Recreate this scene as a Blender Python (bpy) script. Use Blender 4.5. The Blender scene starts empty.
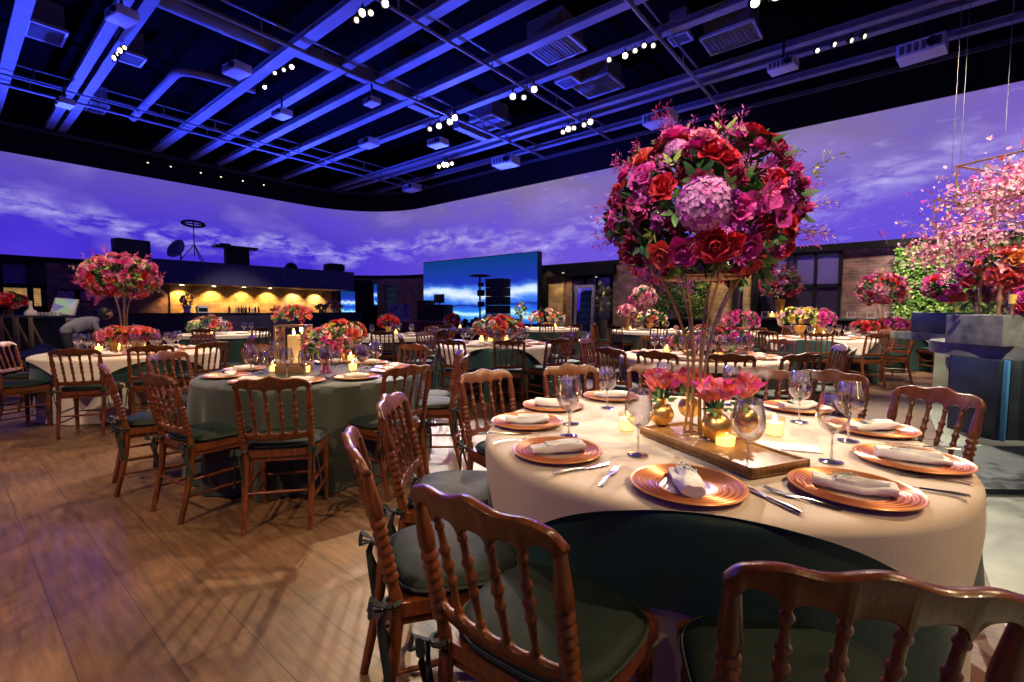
import bpy, bmesh, math, random
from mathutils import Vector, Matrix, noise
random.seed(7)
S = bpy.context.scene
COL = S.collection
PI = math.pi
sin, cos = math.sin, math.cos

# ------------------------------------------------------------------ camera frame
FPX, CX, CY = 466.0, 512.0, 341.0
PITCH = math.radians(3.81)
YAW = math.radians(39.2)
HC = 1.29
RT = Vector((cos(YAW), sin(YAW), 0))
FW = Vector((-sin(YAW), cos(YAW), 0))
FC = FW * cos(PITCH) + Vector((0, 0, -sin(PITCH)))
UC = FW * sin(PITCH) + Vector((0, 0, cos(PITCH)))
CAM = Vector((0, 0, HC))

def ray(px, py):
    return RT * (px - CX) + FC * FPX + UC * (CY - py)
def at_z(px, py, z=0.0):
    d = ray(px, py)
    t = (z - HC) / d.z
    return CAM + d * t
def at_d(px, py, dep):
    d = ray(px, py)
    return CAM + d * (dep / d.dot(FW))
def at_x(px, py, x):
    d = ray(px, py)
    return CAM + d * (x / d.x)
def at_y(px, py, y):
    d = ray(px, py)
    return CAM + d * (y / d.y)
def W(X, d, z=0.0):
    return RT * X + FW * d + Vector((0, 0, z))
def camframe(p):
    return (p.dot(RT), p.dot(FW))

# ------------------------------------------------------------------ object helpers
def tag(o, label=None, cat=None, group=None, kind=None):
    if label: o['label'] = label
    if cat: o['category'] = cat
    if group: o['group'] = group
    if kind: o['kind'] = kind
    return o

def mesh_obj(name, me, parent=None, loc=None, rot=None, scale=None):
    o = bpy.data.objects.new(name, me)
    COL.objects.link(o)
    if parent is not None: o.parent = parent
    if loc is not None: o.location = loc
    if rot is not None: o.rotation_euler = rot
    if scale is not None: o.scale = scale if hasattr(scale, '__len__') else (scale,) * 3
    return o

def empty(name, loc=(0, 0, 0), rz=0.0, label=None, cat=None, group=None):
    o = bpy.data.objects.new(name, None)
    o.empty_display_size = 0.1
    COL.objects.link(o)
    o.location = loc
    o.rotation_euler = (0, 0, rz)
    return tag(o, label, cat, group)

class MB:
    def __init__(s):
        s.v = []; s.f = []; s.m = []; s.s = []; s.mats = []
    def mi(s, m):
        if m not in s.mats: s.mats.append(m)
        return s.mats.index(m)
    def add(s, vs, fs, m=None, smooth=True, T=None):
        b = len(s.v)
        if T is not None: vs = [T @ Vector(v) for v in vs]
        s.v += [tuple(v) for v in vs]
        k = s.mi(m) if m is not None else 0
        for f in fs:
            s.f.append([b + i for i in f]); s.m.append(k); s.s.append(smooth)
    def box(s, c, d, m=None, T=None, rz=0.0, bev=0.0):
        x, y, z = d[0] / 2, d[1] / 2, d[2] / 2
        b = min(bev, x * .9, y * .9, z * .9)
        M = Matrix.Translation(Vector(c)) @ Matrix.Rotation(rz, 4, 'Z')
        if T is not None: M = T @ M
        if b <= 0:
            vs = [(sx * x, sy * y, sz * z) for sx in (-1, 1) for sy in (-1, 1) for sz in (-1, 1)]
            fs = [(0, 1, 3, 2), (4, 6, 7, 5), (0, 4, 5, 1), (2, 3, 7, 6), (0, 2, 6, 4), (1, 5, 7, 3)]
            s.add(vs, fs, m, False, M)
        else:
            bm = bmesh.new()
            bmesh.ops.create_cube(bm, size=1)
            bmesh.ops.scale(bm, vec=(2 * x, 2 * y, 2 * z), verts=bm.verts)
            bmesh.ops.bevel(bm, geom=list(bm.edges) + list(bm.verts), offset=b, segments=2, affect='EDGES', profile=.6)
            bm.verts.index_update()
            s.add([v.co.copy() for v in bm.verts], [[v.index for v in f.verts] for f in bm.faces], m, False, M)
            bm.free()
    def lathe(s, prof, seg=16, m=None, T=None, smooth=True, cap=True, mats=None):
        vs = []; fs = []
        n = len(prof)
        for r, z in prof:
            for k in range(seg):
                a = 2 * PI * k / seg
                vs.append((r * cos(a), r * sin(a), z))
        if mats is None:
            for i in range(n - 1):
                for k in range(seg):
                    k2 = (k + 1) % seg
                    fs.append((i * seg + k, i * seg + k2, (i + 1) * seg + k2, (i + 1) * seg + k))
            if cap:
                if prof[0][0] > 1e-5: fs.append(tuple(reversed(range(seg))))
                if prof[-1][0] > 1e-5: fs.append(tuple((n - 1) * seg + k for k in range(seg)))
            s.add(vs, fs, m, smooth, T)
        else:
            b = len(s.v)
            if T is not None: vs = [T @ Vector(v) for v in vs]
            s.v += [tuple(v) for v in vs]
            for i in range(n - 1):
                kk = s.mi(mats[i])
                for k in range(seg):
                    k2 = (k + 1) % seg
                    s.f.append([b + i * seg + k, b + i * seg + k2, b + (i + 1) * seg + k2, b + (i + 1) * seg + k])
                    s.m.append(kk); s.s.append(smooth)
    def tube(s, pts, rad, seg=8, m=None, T=None, cap=True, flat=1.0):
        pts = [Vector(p) for p in pts]
        if not hasattr(rad, '__len__'): rad = [rad] * len(pts)
        vs = []; fs = []
        up = Vector((0, 0, 1))
        pn = None
        for i, p in enumerate(pts):
            t = (pts[min(i + 1, len(pts) - 1)] - pts[max(i - 1, 0)])
            if t.length < 1e-9: t = Vector((0, 0, 1))
            t.normalize()
            if pn is None:
                a = up if abs(t.z) < .9 else Vector((1, 0, 0))
                n1 = t.cross(a).normalized()
            else:
                n1 = (pn - t * pn.dot(t))
                if n1.length < 1e-6: n1 = t.orthogonal()
                n1.normalize()
            pn = n1
            n2 = t.cross(n1)
            for k in range(seg):
                a = 2 * PI * k / seg
                vs.append(p + n1 * (rad[i] * cos(a)) + n2 * (rad[i] * flat * sin(a)))
        n = len(pts)
        for i in range(n - 1):
            for k in range(seg):
                k2 = (k + 1) % seg
                fs.append((i * seg + k, i * seg + k2, (i + 1) * seg + k2, (i + 1) * seg + k))
        if cap:
            fs.append(tuple(reversed(range(seg)))); fs.append(tuple((n - 1) * seg + k for k in range(seg)))
        s.add(vs, fs, m, True, T)
    def grid(s, nu, nv, fn, m=None, smooth=True, T=None, closeu=False):
        vs = [fn(i, j) for i in range(nu) for j in range(nv)]
        fs = []
        for i in range(nu if closeu else nu - 1):
            i2 = (i + 1) % nu
            for j in range(nv - 1):
                fs.append((i * nv + j, i2 * nv + j, i2 * nv + j + 1, i * nv + j + 1))
        s.add(vs, fs, m, smooth, T)
    def sphere(s, c, r, m=None, seg=12, rings=8, T=None):
        rr = r if hasattr(r, '__len__') else (r, r, r)
        vs = []
        for j in range(rings + 1):
            ph = PI * j / rings
            for i in range(seg):
                a = 2 * PI * i / seg
                vs.append((c[0] + rr[0] * sin(ph) * cos(a), c[1] + rr[1] * sin(ph) * sin(a), c[2] + rr[2] * cos(ph)))
        fs = []
        for j in range(rings):
            for i in range(seg):
                i2 = (i + 1) % seg
                fs.append((j * seg + i, (j + 1) * seg + i, (j + 1) * seg + i2, j * seg + i2))
        s.add(vs, fs, m, True, T)
    def prism(s, poly, z0, z1, m=None, T=None, smooth=False):
        n = len(poly)
        vs = [(x, y, z0) for x, y in poly] + [(x, y, z1) for x, y in poly]
        fs = [tuple(reversed(range(n))), tuple(range(n, 2 * n))]
        for i in range(n):
            j = (i + 1) % n
            fs.append((i, j, n + j, n + i))
        s.add(vs, fs, m, smooth, T)
    def mesh(s, name):
        me = bpy.data.meshes.new(name)
        me.from_pydata(s.v, [], s.f)
        for m in s.mats: me.materials.append(m)
        me.polygons.foreach_set('material_index', s.m)
        me.polygons.foreach_set('use_smooth', s.s)
        me.validate()
        me.update()
        me.set_sharp_from_angle(angle=math.radians(48))
        return me
    def build(s, name, parent=None, loc=None, rot=None, scale=None):
        return mesh_obj(name, s.mesh(name), parent, loc, rot, scale)

def frame_to(a, b):
    """matrix taking +Z unit axis at origin to the segment a->b (z from 0 to length)"""
    a = Vector(a); b = Vector(b)
    q = Vector((0, 0, 1)).rotation_difference((b - a).normalized())
    return Matrix.Translation(a) @ q.to_matrix().to_4x4()

# ------------------------------------------------------------------ materials
def new_mat(name):
    m = bpy.data.materials.new(name)
    m.use_nodes = True
    nt = m.node_tree
    for n in list(nt.nodes): nt.nodes.remove(n)
    out = nt.nodes.new('ShaderNodeOutputMaterial')
    return m, nt, out

def N(nt, t, **kw):
    n = nt.nodes.new(t)
    for k, v in kw.items():
        if k.startswith('i_'):
            n.inputs[int(k[2:])].default_value = v
        else:
            setattr(n, k, v)
    return n

def rgba(c): return (c[0], c[1], c[2], 1.0)

def pmat(name, col, rough=.5, metal=0., var=.0, vscale=20., bump=0., bscale=60., trans=0., ior=1.45, coat=0., sheen=0., emit=None, estr=0., spec=.5, col2=None, sss=0., bcoord='Object', stretch=None):
    m, nt, out = new_mat(name)
    b = N(nt, 'ShaderNodeBsdfPrincipled')
    nt.links.new(b.outputs[0], out.inputs[0])
    b.inputs['Base Color'].default_value = rgba(col)
    b.inputs['Roughness'].default_value = rough
    b.inputs['Metallic'].default_value = metal
    b.inputs['IOR'].default_value = ior
    b.inputs['Transmission Weight'].default_value = trans
    b.inputs['Coat Weight'].default_value = coat
    b.inputs['Sheen Weight'].default_value = sheen
    b.inputs['Specular IOR Level'].default_value = spec
    if sss:
        b.inputs['Subsurface Weight'].default_value = sss
        b.inputs['Subsurface Radius'].default_value = (.02, .008, .004)
    if emit:
        b.inputs['Emission Color'].default_value = rgba(emit)
        b.inputs['Emission Strength'].default_value = estr
    if var or col2 or bump:
        tc = N(nt, 'ShaderNodeTexCoord')
        vec = tc.outputs[bcoord]
        if stretch:
            mp = N(nt, 'ShaderNodeMapping'); mp.inputs['Scale'].default_value = stretch
            nt.links.new(vec, mp.inputs['Vector']); vec = mp.outputs[0]
    if var or col2:
        nz = N(nt, 'ShaderNodeTexNoise'); nz.inputs['Scale'].default_value = vscale; nz.inputs['Detail'].default_value = 4
        nt.links.new(vec, nz.inputs['Vector'])
        cr = N(nt, 'ShaderNodeValToRGB')
        c2 = col2 or tuple(x * (1 - var) for x in col)
        c1 = tuple(min(1, x * (1 + var)) for x in col) if not col2 else col
        cr.color_ramp.elements[0].position = .35; cr.color_ramp.elements[0].color = rgba(c2)
        cr.color_ramp.elements[1].position = .65; cr.color_ramp.elements[1].color = rgba(c1)
        nt.links.new(nz.outputs['Fac'], cr.inputs[0])
        nt.links.new(cr.outputs[0], b.inputs['Base Color'])
    if bump:
        n2 = N(nt, 'ShaderNodeTexNoise'); n2.inputs['Scale'].default_value = bscale; n2.inputs['Detail'].default_value = 3
        nt.links.new(vec, n2.inputs['Vector'])
        bp = N(nt, 'ShaderNodeBump'); bp.inputs['Strength'].default_value = bump; bp.inputs['Distance'].default_value = .01
        nt.links.new(n2.outputs['Fac'], bp.inputs['Height'])
        nt.links.new(bp.outputs[0], b.inputs['Normal'])
    return m

def emat(name, col, strength=1.):
    m, nt, out = new_mat(name)
    e = N(nt, 'ShaderNodeEmission')
    e.inputs[0].default_value = rgba(col); e.inputs[1].default_value = strength
    nt.links.new(e.outputs[0], out.inputs[0])
    return m

M = {}
def wood_mat(name, c1, c2, rough=.32, coat=.3):
    return pmat(name, c1, rough, col2=c2, vscale=9, stretch=(6, 6, 1.2), bump=.08, bscale=30, coat=coat)
M['wood'] = wood_mat('chair_wood', (.175, .048, .013), (.085, .021, .007))
M['wood_edge'] = wood_mat('tray_wood', (.42, .22, .07), (.28, .13, .04), .4, .1)
M['cush'] = pmat('cushion_velvet', (.009, .017, .014), .65, var=.3, vscale=9, bump=.25, bscale=14, sheen=.0, spec=.2)
M['cush_pipe'] = pmat('cushion_piping', (.012, .02, .017), .7)
M['green_cloth'] = pmat('green_velvet_cloth', (.008, .040, .034), .6, var=.25, vscale=5, bump=.15, bscale=25, sheen=.12)
M['sage_cloth'] = pmat('sage_cloth', (.023, .030, .022), .6, var=.12, vscale=5, bump=.15, bscale=25, sheen=.15)
M['beige_cloth'] = pmat('beige_linen_cloth', (.62, .52, .42), .85, var=.05, vscale=6, bump=.1, bscale=180)
M['white_cloth'] = pmat('white_linen', (.78, .76, .72), .9, var=.04, vscale=12, bump=.25, bscale=40)
M['amber'] = pmat('amber_plate_rim', (.78, .33, .13), .30, .35, coat=.4, var=.10, vscale=14)
M['amber_d'] = pmat('amber_plate_groove', (.40, .09, .05), .35, .3, coat=.3)
M['amber_well'] = pmat('amber_plate_well', (.80, .66, .56), .3, .0, trans=.35, coat=.3)
def thin_glass(name, tint=(.97, .97, .97), gloss=(1, 1, 1), base=.10, edge=.95, rough=.03, power=1.7):
    m, nt, out = new_mat(name)
    tr = N(nt, 'ShaderNodeBsdfTransparent'); tr.inputs[0].default_value = rgba(tint)
    gl = N(nt, 'ShaderNodeBsdfGlossy'); gl.inputs[0].default_value = rgba(gloss); gl.inputs['Roughness'].default_value = rough
    lw = N(nt, 'ShaderNodeLayerWeight'); lw.inputs[0].default_value = .5
    pw = N(nt, 'ShaderNodeMath', operation='POWER'); pw.inputs[1].default_value = power; nt.links.new(lw.outputs['Facing'], pw.inputs[0])
    ma = N(nt, 'ShaderNodeMath', operation='MULTIPLY_ADD'); ma.inputs[1].default_value = edge; ma.inputs[2].default_value = base; nt.links.new(pw.outputs[0], ma.inputs[0])
    mx = N(nt, 'ShaderNodeMixShader'); nt.links.new(ma.outputs[0], mx.inputs[0]); nt.links.new(tr.outputs[0], mx.inputs[1]); nt.links.new(gl.outputs[0], mx.inputs[2])
    nt.links.new(mx.outputs[0], out.inputs[0]); return m
M['glass'] = thin_glass('clear_glass', (.95, .95, .96))
M['glass_foot'] = thin_glass('glass_stem', (.90, .90, .92), base=.35, edge=.65, rough=.05, power=1.)
M['gold'] = pmat('brushed_gold', (.72, .42, .12), .3, .9, var=.15, vscale=20)
M['gold_rod'] = pmat('gold_rod', (.55, .34, .14), .35, .85)
M['silver'] = pmat('polished_steel', (.75, .73, .70), .2, 1.)
M['black'] = pmat('black_paint', (.005, .005, .007), .6, spec=.25)
M['blackm'] = pmat('black_metal', (.015, .015, .018), .4, .3)
M['steel_beam'] = pmat('painted_beam', (.20, .19, .23), .6, var=.12, vscale=2)
M['pipe'] = pmat('painted_pipe', (.16, .15, .17), .5)
M['rail'] = pmat('grey_rail', (.08, .08, .09), .5)
M['casing'] = pmat('projector_casing', (.55, .53, .55), .5)
M['concrete'] = pmat('concrete', (.22, .21, .19), .8, var=.3, vscale=3, bump=.3, bscale=12)
M['slate'] = pmat('dark_slate', (.035, .045, .045), .5, var=.3, vscale=4)
M['leaf'] = pmat('leaf_green', (.09, .20, .04), .45, var=.5, vscale=9)
M['leaf_dark'] = pmat('leaf_dark_green', (.03, .09, .025), .5, var=.5, vscale=9)
M['leaf_lime'] = pmat('leaf_lime', (.35, .45, .08), .5, var=.3, vscale=9)
M['crimson'] = pmat('crimson_petal', (.66, .018, .04), .55, var=.35, vscale=25, sheen=.1)
M['dkred'] = pmat('wine_petal', (.32, .01, .07), .55, var=.4, vscale=25, sheen=.1)
M['magenta'] = pmat('magenta_petal', (.74, .05, .36), .5, var=.35, vscale=25, sheen=.1)
M['purple'] = pmat('purple_petal', (.46, .05, .40), .5, var=.3, vscale=25, sheen=.1)
M['lilac'] = pmat('lilac_petal', (.70, .26, .58), .55, var=.25, vscale=25, sheen=.1)
M['pink'] = pmat('pink_petal', (.85, .25, .38), .55, var=.2, vscale=25, sheen=.1)
M['blush'] = pmat('blush_petal', (.85, .50, .46), .55, var=.2, vscale=25, sheen=.1)
M['coral'] = pmat('coral_petal', (.85, .13, .10), .5, var=.3, vscale=25, sheen=.1)
M['orange'] = pmat('orange_petal', (.85, .28, .06), .5, var=.3, vscale=25, sheen=.1)
M['yellow'] = pmat('yellow_petal', (.80, .62, .10), .5, var=.2, vscale=25, sheen=.1)
M['cream'] = pmat('cream_petal', (.80, .72, .50), .5, var=.1, vscale=25, sheen=.1)
M['twig'] = pmat('brown_twig', (.22, .13, .07), .7)
M['wax'] = pmat('candle_wax', (.85, .70, .45), .5, emit=(1., .55, .17), estr=3.5)  # flame light inside the wax put in as emission
M['flame'] = emat('candle_flame', (1., .62, .22), 22.)
M['lamp_warm'] = emat('lamp_lens', (1., .76, .45), 45.)
M['lamp_dim'] = emat('lamp_lens_dim', (1., .80, .5), 4.)
M['ceiling_black'] = pmat('black_ceiling', (.003, .003, .004), .9, spec=.0)
M['lamp_blue'] = emat('projector_lens_blue', (.12, .12, 1.), 40.)
M['frosted'] = thin_glass('votive_glass', (.98, .93, .82), (1., .95, .85), .06, .5, .15)
M['paper'] = pmat('white_card', (.82, .80, .76), .7)
M['skin'] = pmat('skin', (.42, .22, .14), .5)
M['hair'] = pmat('black_hair', (.015, .012, .012), .5, bump=.3, bscale=80)
M['shirt'] = pmat('grey_shirt', (.30, .27, .33), .8, bump=.2, bscale=30)
M['trouser'] = pmat('dark_trousers', (.02, .02, .03), .8)
M['burgundy'] = pmat('burgundy_velvet', (.22, .02, .035), .6, sheen=.4, var=.2, vscale=5)
M['mirror'] = pmat('mirror_glass', (.55, .55, .75), .05, 1.)
M['window_glass'] = pmat('dark_window_pane', (.05, .04, .09), .06, .0, spec=1., coat=1.)

def spot(p, target, energy, size=35, col=(1., .80, .55), soft=.06, blend=.6, name='spot_light'):
    ld = bpy.data.lights.new(name, 'SPOT'); ld.energy = energy; ld.color = col; ld.spot_size = math.radians(size); ld.spot_blend = blend; ld.shadow_soft_size = soft
    o = bpy.data.objects.new(name, ld); COL.objects.link(o); o.location = p
    d = Vector(target) - Vector(p); o.rotation_euler = d.to_track_quat('-Z', 'Y').to_euler()
    return o
# ------------------------------------------------------------------ room shell
XA, YB = -24.2, 16.8
ZB, ZT = 3.12, 6.75
XR, YF = 12.5, -8.0

def struct(name, mb, parent=None):
    o = mb.build(name, parent)
    if parent is None: o['kind'] = 'structure'
    return o

# floor material: wide planks laid along X
def floor_mat():
    m, nt, out = new_mat('wood_plank_floor')
    b = N(nt, 'ShaderNodeBsdfPrincipled'); nt.links.new(b.outputs[0], out.inputs[0])
    tc = N(nt, 'ShaderNodeTexCoord')
    br = N(nt, 'ShaderNodeTexBrick')
    br.inputs['Scale'].default_value = 1.0
    br.inputs['Brick Width'].default_value = 1.3
    br.inputs['Row Height'].default_value = .24
    br.inputs['Mortar Size'].default_value = .003
    br.inputs['Color1'].default_value = rgba((.17, .092, .048))
    br.inputs['Color2'].default_value = rgba((.14, .073, .038))
    br.inputs['Mortar'].default_value = rgba((.075, .04, .022))
    nt.links.new(tc.outputs['Object'], br.inputs['Vector'])
    mp = N(nt, 'ShaderNodeMapping'); mp.inputs['Scale'].default_value = (2.5, 22, 1)
    nt.links.new(tc.outputs['Object'], mp.inputs['Vector'])
    nz = N(nt, 'ShaderNodeTexNoise'); nz.inputs['Scale'].default_value = 1.5; nz.inputs['Detail'].default_value = 7; nz.inputs['Roughness'].default_value = .65
    nt.links.new(mp.outputs[0], nz.inputs['Vector'])
    n2 = N(nt, 'ShaderNodeTexNoise'); n2.inputs['Scale'].default_value = 1.3; n2.inputs['Detail'].default_value = 5
    nt.links.new(tc.outputs['Object'], n2.inputs['Vector'])
    r1 = N(nt, 'ShaderNodeMapRange'); r1.inputs[1].default_value = .3; r1.inputs[2].default_value = .7; r1.inputs[3].default_value = .55; r1.inputs[4].default_value = 1.35
    nt.links.new(nz.outputs['Fac'], r1.inputs[0])
    r2 = N(nt, 'ShaderNodeMapRange'); r2.inputs[1].default_value = .3; r2.inputs[2].default_value = .7; r2.inputs[3].default_value = .65; r2.inputs[4].default_value = 1.3
    nt.links.new(n2.outputs['Fac'], r2.inputs[0])
    mu = N(nt, 'ShaderNodeMath', operation='MULTIPLY'); nt.links.new(r1.outputs[0], mu.inputs[0]); nt.links.new(r2.outputs[0], mu.inputs[1])
    vm = N(nt, 'ShaderNodeVectorMath', operation='SCALE'); nt.links.new(br.outputs['Color'], vm.inputs[0]); nt.links.new(mu.outputs[0], vm.inputs[3])
    nt.links.new(vm.outputs[0], b.inputs['Base Color'])
    b.inputs['Roughness'].default_value = .42
    bp = N(nt, 'ShaderNodeBump'); bp.inputs['Strength'].default_value = .12; bp.inputs['Distance'].default_value = .01
    nt.links.new(nz.outputs['Fac'], bp.inputs['Height']); nt.links.new(bp.outputs[0], b.inputs['Normal'])
    return m

def brick_mat(name, c1, c2, mortar, rough=.85):
    m, nt, out = new_mat(name)
    b = N(nt, 'ShaderNodeBsdfPrincipled'); nt.links.new(b.outputs[0], out.inputs[0]); b.inputs['Roughness'].default_value = rough
    tc = N(nt, 'ShaderNodeTexCoord')
    sx = N(nt, 'ShaderNodeSeparateXYZ'); nt.links.new(tc.outputs['Object'], sx.inputs[0])
    ad = N(nt, 'ShaderNodeMath', operation='ADD'); nt.links.new(sx.outputs[0], ad.inputs[0]); nt.links.new(sx.outputs[1], ad.inputs[1])
    cb = N(nt, 'ShaderNodeCombineXYZ'); nt.links.new(ad.outputs[0], cb.inputs[0]); nt.links.new(sx.outputs[2], cb.inputs[1])
    br = N(nt, 'ShaderNodeTexBrick'); br.inputs['Scale'].default_value = 1.0
    br.inputs['Brick Width'].default_value = .26; br.inputs['Row Height'].default_value = .085; br.inputs['Mortar Size'].default_value = .008
    br.inputs['Color1'].default_value = rgba(c1); br.inputs['Color2'].default_value = rgba(c2); br.inputs['Mortar'].default_value = rgba(mortar)
    nt.links.new(cb.outputs[0], br.inputs['Vector'])
    nz = N(nt, 'ShaderNodeTexNoise'); nz.inputs['Scale'].default_value = 3; nz.inputs['Detail'].default_value = 5
    nt.links.new(cb.outputs[0], nz.inputs['Vector'])
    r2 = N(nt, 'ShaderNodeMapRange'); r2.inputs[1].default_value = .3; r2.inputs[2].default_value = .7; r2.inputs[3].default_value = .6; r2.inputs[4].default_value = 1.4
    nt.links.new(nz.outputs['Fac'], r2.inputs[0])
    vm = N(nt, 'ShaderNodeVectorMath', operation='SCALE'); nt.links.new(br.outputs['Color'], vm.inputs[0]); nt.links.new(r2.outputs[0], vm.inputs[3])
    nt.links.new(vm.outputs[0], b.inputs['Base Color'])
    bp = N(nt, 'ShaderNodeBump'); bp.inputs['Strength'].default_value = .6; bp.inputs['Distance'].default_value = .01; bp.invert = True
    nt.links.new(br.outputs['Fac'], bp.inputs['Height']); nt.links.new(bp.outputs[0], b.inputs['Normal'])
    return m

M['floor'] = floor_mat()
M['brick'] = brick_mat('red_brown_brick', (.30, .15, .12), (.18, .09, .08), (.22, .19, .18))
M['brick_lit'] = brick_mat('lit_tone_brick', (.50, .34, .16), (.34, .22, .10), (.30, .24, .16))  # lamp-lit columns: the warm light is put into the brick colour

mb = MB(); mb.box(((XA + XR) / 2, (YB + YF) / 2, -.05), (XR - XA + .4, YB - YF + .4, .1), M['floor'])
struct('floor', mb)
mb = MB(); mb.box(((XA + XR) / 2, (YB + YF) / 2, 9.3), (XR - XA + .4, YB - YF + .4, .1), M['ceiling_black'])
struct('ceiling', mb)
# walls: brick up to the cyclorama, black above
def wall(name, c, d, split=True):
    mb = MB()
    mb.box((c[0], c[1], ZB / 2), (d[0], d[1], ZB), M['brick'])
    mb.box((c[0], c[1], (ZB + 9.3) / 2), (d[0], d[1], 9.3 - ZB), M['black'])
    return struct(name, mb)
wall('wall_left', (XA - .1, (YB + YF) / 2), (.2, YB - YF + .4))
wall('wall_back', ((XA + XR) / 2, YB + .1), (XR - XA + .4, .2))
wall('wall_right', (XR + .1, (YB + YF) / 2), (.2, YB - YF + .4))
wall('wall_front', ((XA + XR) / 2, YF - .1), (XR - XA + .4, .2))

# ---- curved cyclorama (projection surface, projected light painted as its own emission)
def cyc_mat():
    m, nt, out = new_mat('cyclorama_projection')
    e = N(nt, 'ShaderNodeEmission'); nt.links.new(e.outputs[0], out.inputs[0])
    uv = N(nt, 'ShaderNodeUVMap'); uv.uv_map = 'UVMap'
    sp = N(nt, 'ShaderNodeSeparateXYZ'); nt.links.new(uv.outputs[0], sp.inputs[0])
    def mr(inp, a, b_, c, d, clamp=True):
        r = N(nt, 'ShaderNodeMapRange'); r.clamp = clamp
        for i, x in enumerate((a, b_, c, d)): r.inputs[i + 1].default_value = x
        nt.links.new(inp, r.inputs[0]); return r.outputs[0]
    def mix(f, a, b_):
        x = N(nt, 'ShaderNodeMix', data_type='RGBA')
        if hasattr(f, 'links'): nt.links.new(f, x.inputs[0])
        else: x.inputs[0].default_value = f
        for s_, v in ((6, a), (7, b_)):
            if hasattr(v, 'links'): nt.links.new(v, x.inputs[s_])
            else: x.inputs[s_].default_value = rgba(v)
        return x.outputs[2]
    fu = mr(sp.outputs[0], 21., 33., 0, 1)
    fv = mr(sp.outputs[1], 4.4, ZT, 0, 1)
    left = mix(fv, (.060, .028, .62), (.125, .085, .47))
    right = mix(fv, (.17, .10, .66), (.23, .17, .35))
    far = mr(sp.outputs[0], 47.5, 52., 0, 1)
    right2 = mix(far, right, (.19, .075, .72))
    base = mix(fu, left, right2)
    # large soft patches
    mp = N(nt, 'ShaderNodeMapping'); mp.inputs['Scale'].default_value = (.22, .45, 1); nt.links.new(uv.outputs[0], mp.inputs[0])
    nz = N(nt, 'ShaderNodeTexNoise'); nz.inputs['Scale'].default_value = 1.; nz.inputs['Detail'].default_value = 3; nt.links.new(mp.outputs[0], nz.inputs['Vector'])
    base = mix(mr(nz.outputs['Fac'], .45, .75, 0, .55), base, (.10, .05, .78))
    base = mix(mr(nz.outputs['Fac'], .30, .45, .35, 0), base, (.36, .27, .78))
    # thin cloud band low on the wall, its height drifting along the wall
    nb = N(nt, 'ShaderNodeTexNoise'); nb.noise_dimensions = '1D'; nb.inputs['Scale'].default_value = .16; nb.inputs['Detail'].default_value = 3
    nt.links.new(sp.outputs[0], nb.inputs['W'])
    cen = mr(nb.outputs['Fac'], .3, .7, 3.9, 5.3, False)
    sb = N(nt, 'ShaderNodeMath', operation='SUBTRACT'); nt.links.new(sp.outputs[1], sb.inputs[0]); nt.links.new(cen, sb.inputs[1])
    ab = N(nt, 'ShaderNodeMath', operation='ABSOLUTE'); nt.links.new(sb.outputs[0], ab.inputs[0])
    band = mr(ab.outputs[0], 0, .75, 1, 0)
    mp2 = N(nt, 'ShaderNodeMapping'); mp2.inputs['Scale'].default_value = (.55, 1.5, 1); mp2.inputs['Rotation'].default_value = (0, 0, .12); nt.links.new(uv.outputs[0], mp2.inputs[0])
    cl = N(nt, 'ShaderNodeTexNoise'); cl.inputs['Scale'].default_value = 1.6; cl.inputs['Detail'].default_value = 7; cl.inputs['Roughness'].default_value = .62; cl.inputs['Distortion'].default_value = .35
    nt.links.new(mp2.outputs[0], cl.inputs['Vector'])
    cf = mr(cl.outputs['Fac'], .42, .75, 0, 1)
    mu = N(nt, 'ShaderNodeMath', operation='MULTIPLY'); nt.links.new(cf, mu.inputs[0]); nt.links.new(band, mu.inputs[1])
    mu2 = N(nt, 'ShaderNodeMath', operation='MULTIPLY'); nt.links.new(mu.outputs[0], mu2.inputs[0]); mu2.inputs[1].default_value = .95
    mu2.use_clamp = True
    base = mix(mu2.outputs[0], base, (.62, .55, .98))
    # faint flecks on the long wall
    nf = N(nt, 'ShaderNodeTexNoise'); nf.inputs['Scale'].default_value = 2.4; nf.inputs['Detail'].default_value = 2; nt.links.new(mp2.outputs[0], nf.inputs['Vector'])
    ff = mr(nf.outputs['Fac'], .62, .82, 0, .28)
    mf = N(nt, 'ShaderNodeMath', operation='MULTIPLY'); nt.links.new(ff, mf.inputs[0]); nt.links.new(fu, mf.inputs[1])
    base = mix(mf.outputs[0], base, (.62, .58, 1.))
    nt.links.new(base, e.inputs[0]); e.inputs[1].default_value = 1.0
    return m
M['cyc'] = cyc_mat()

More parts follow.
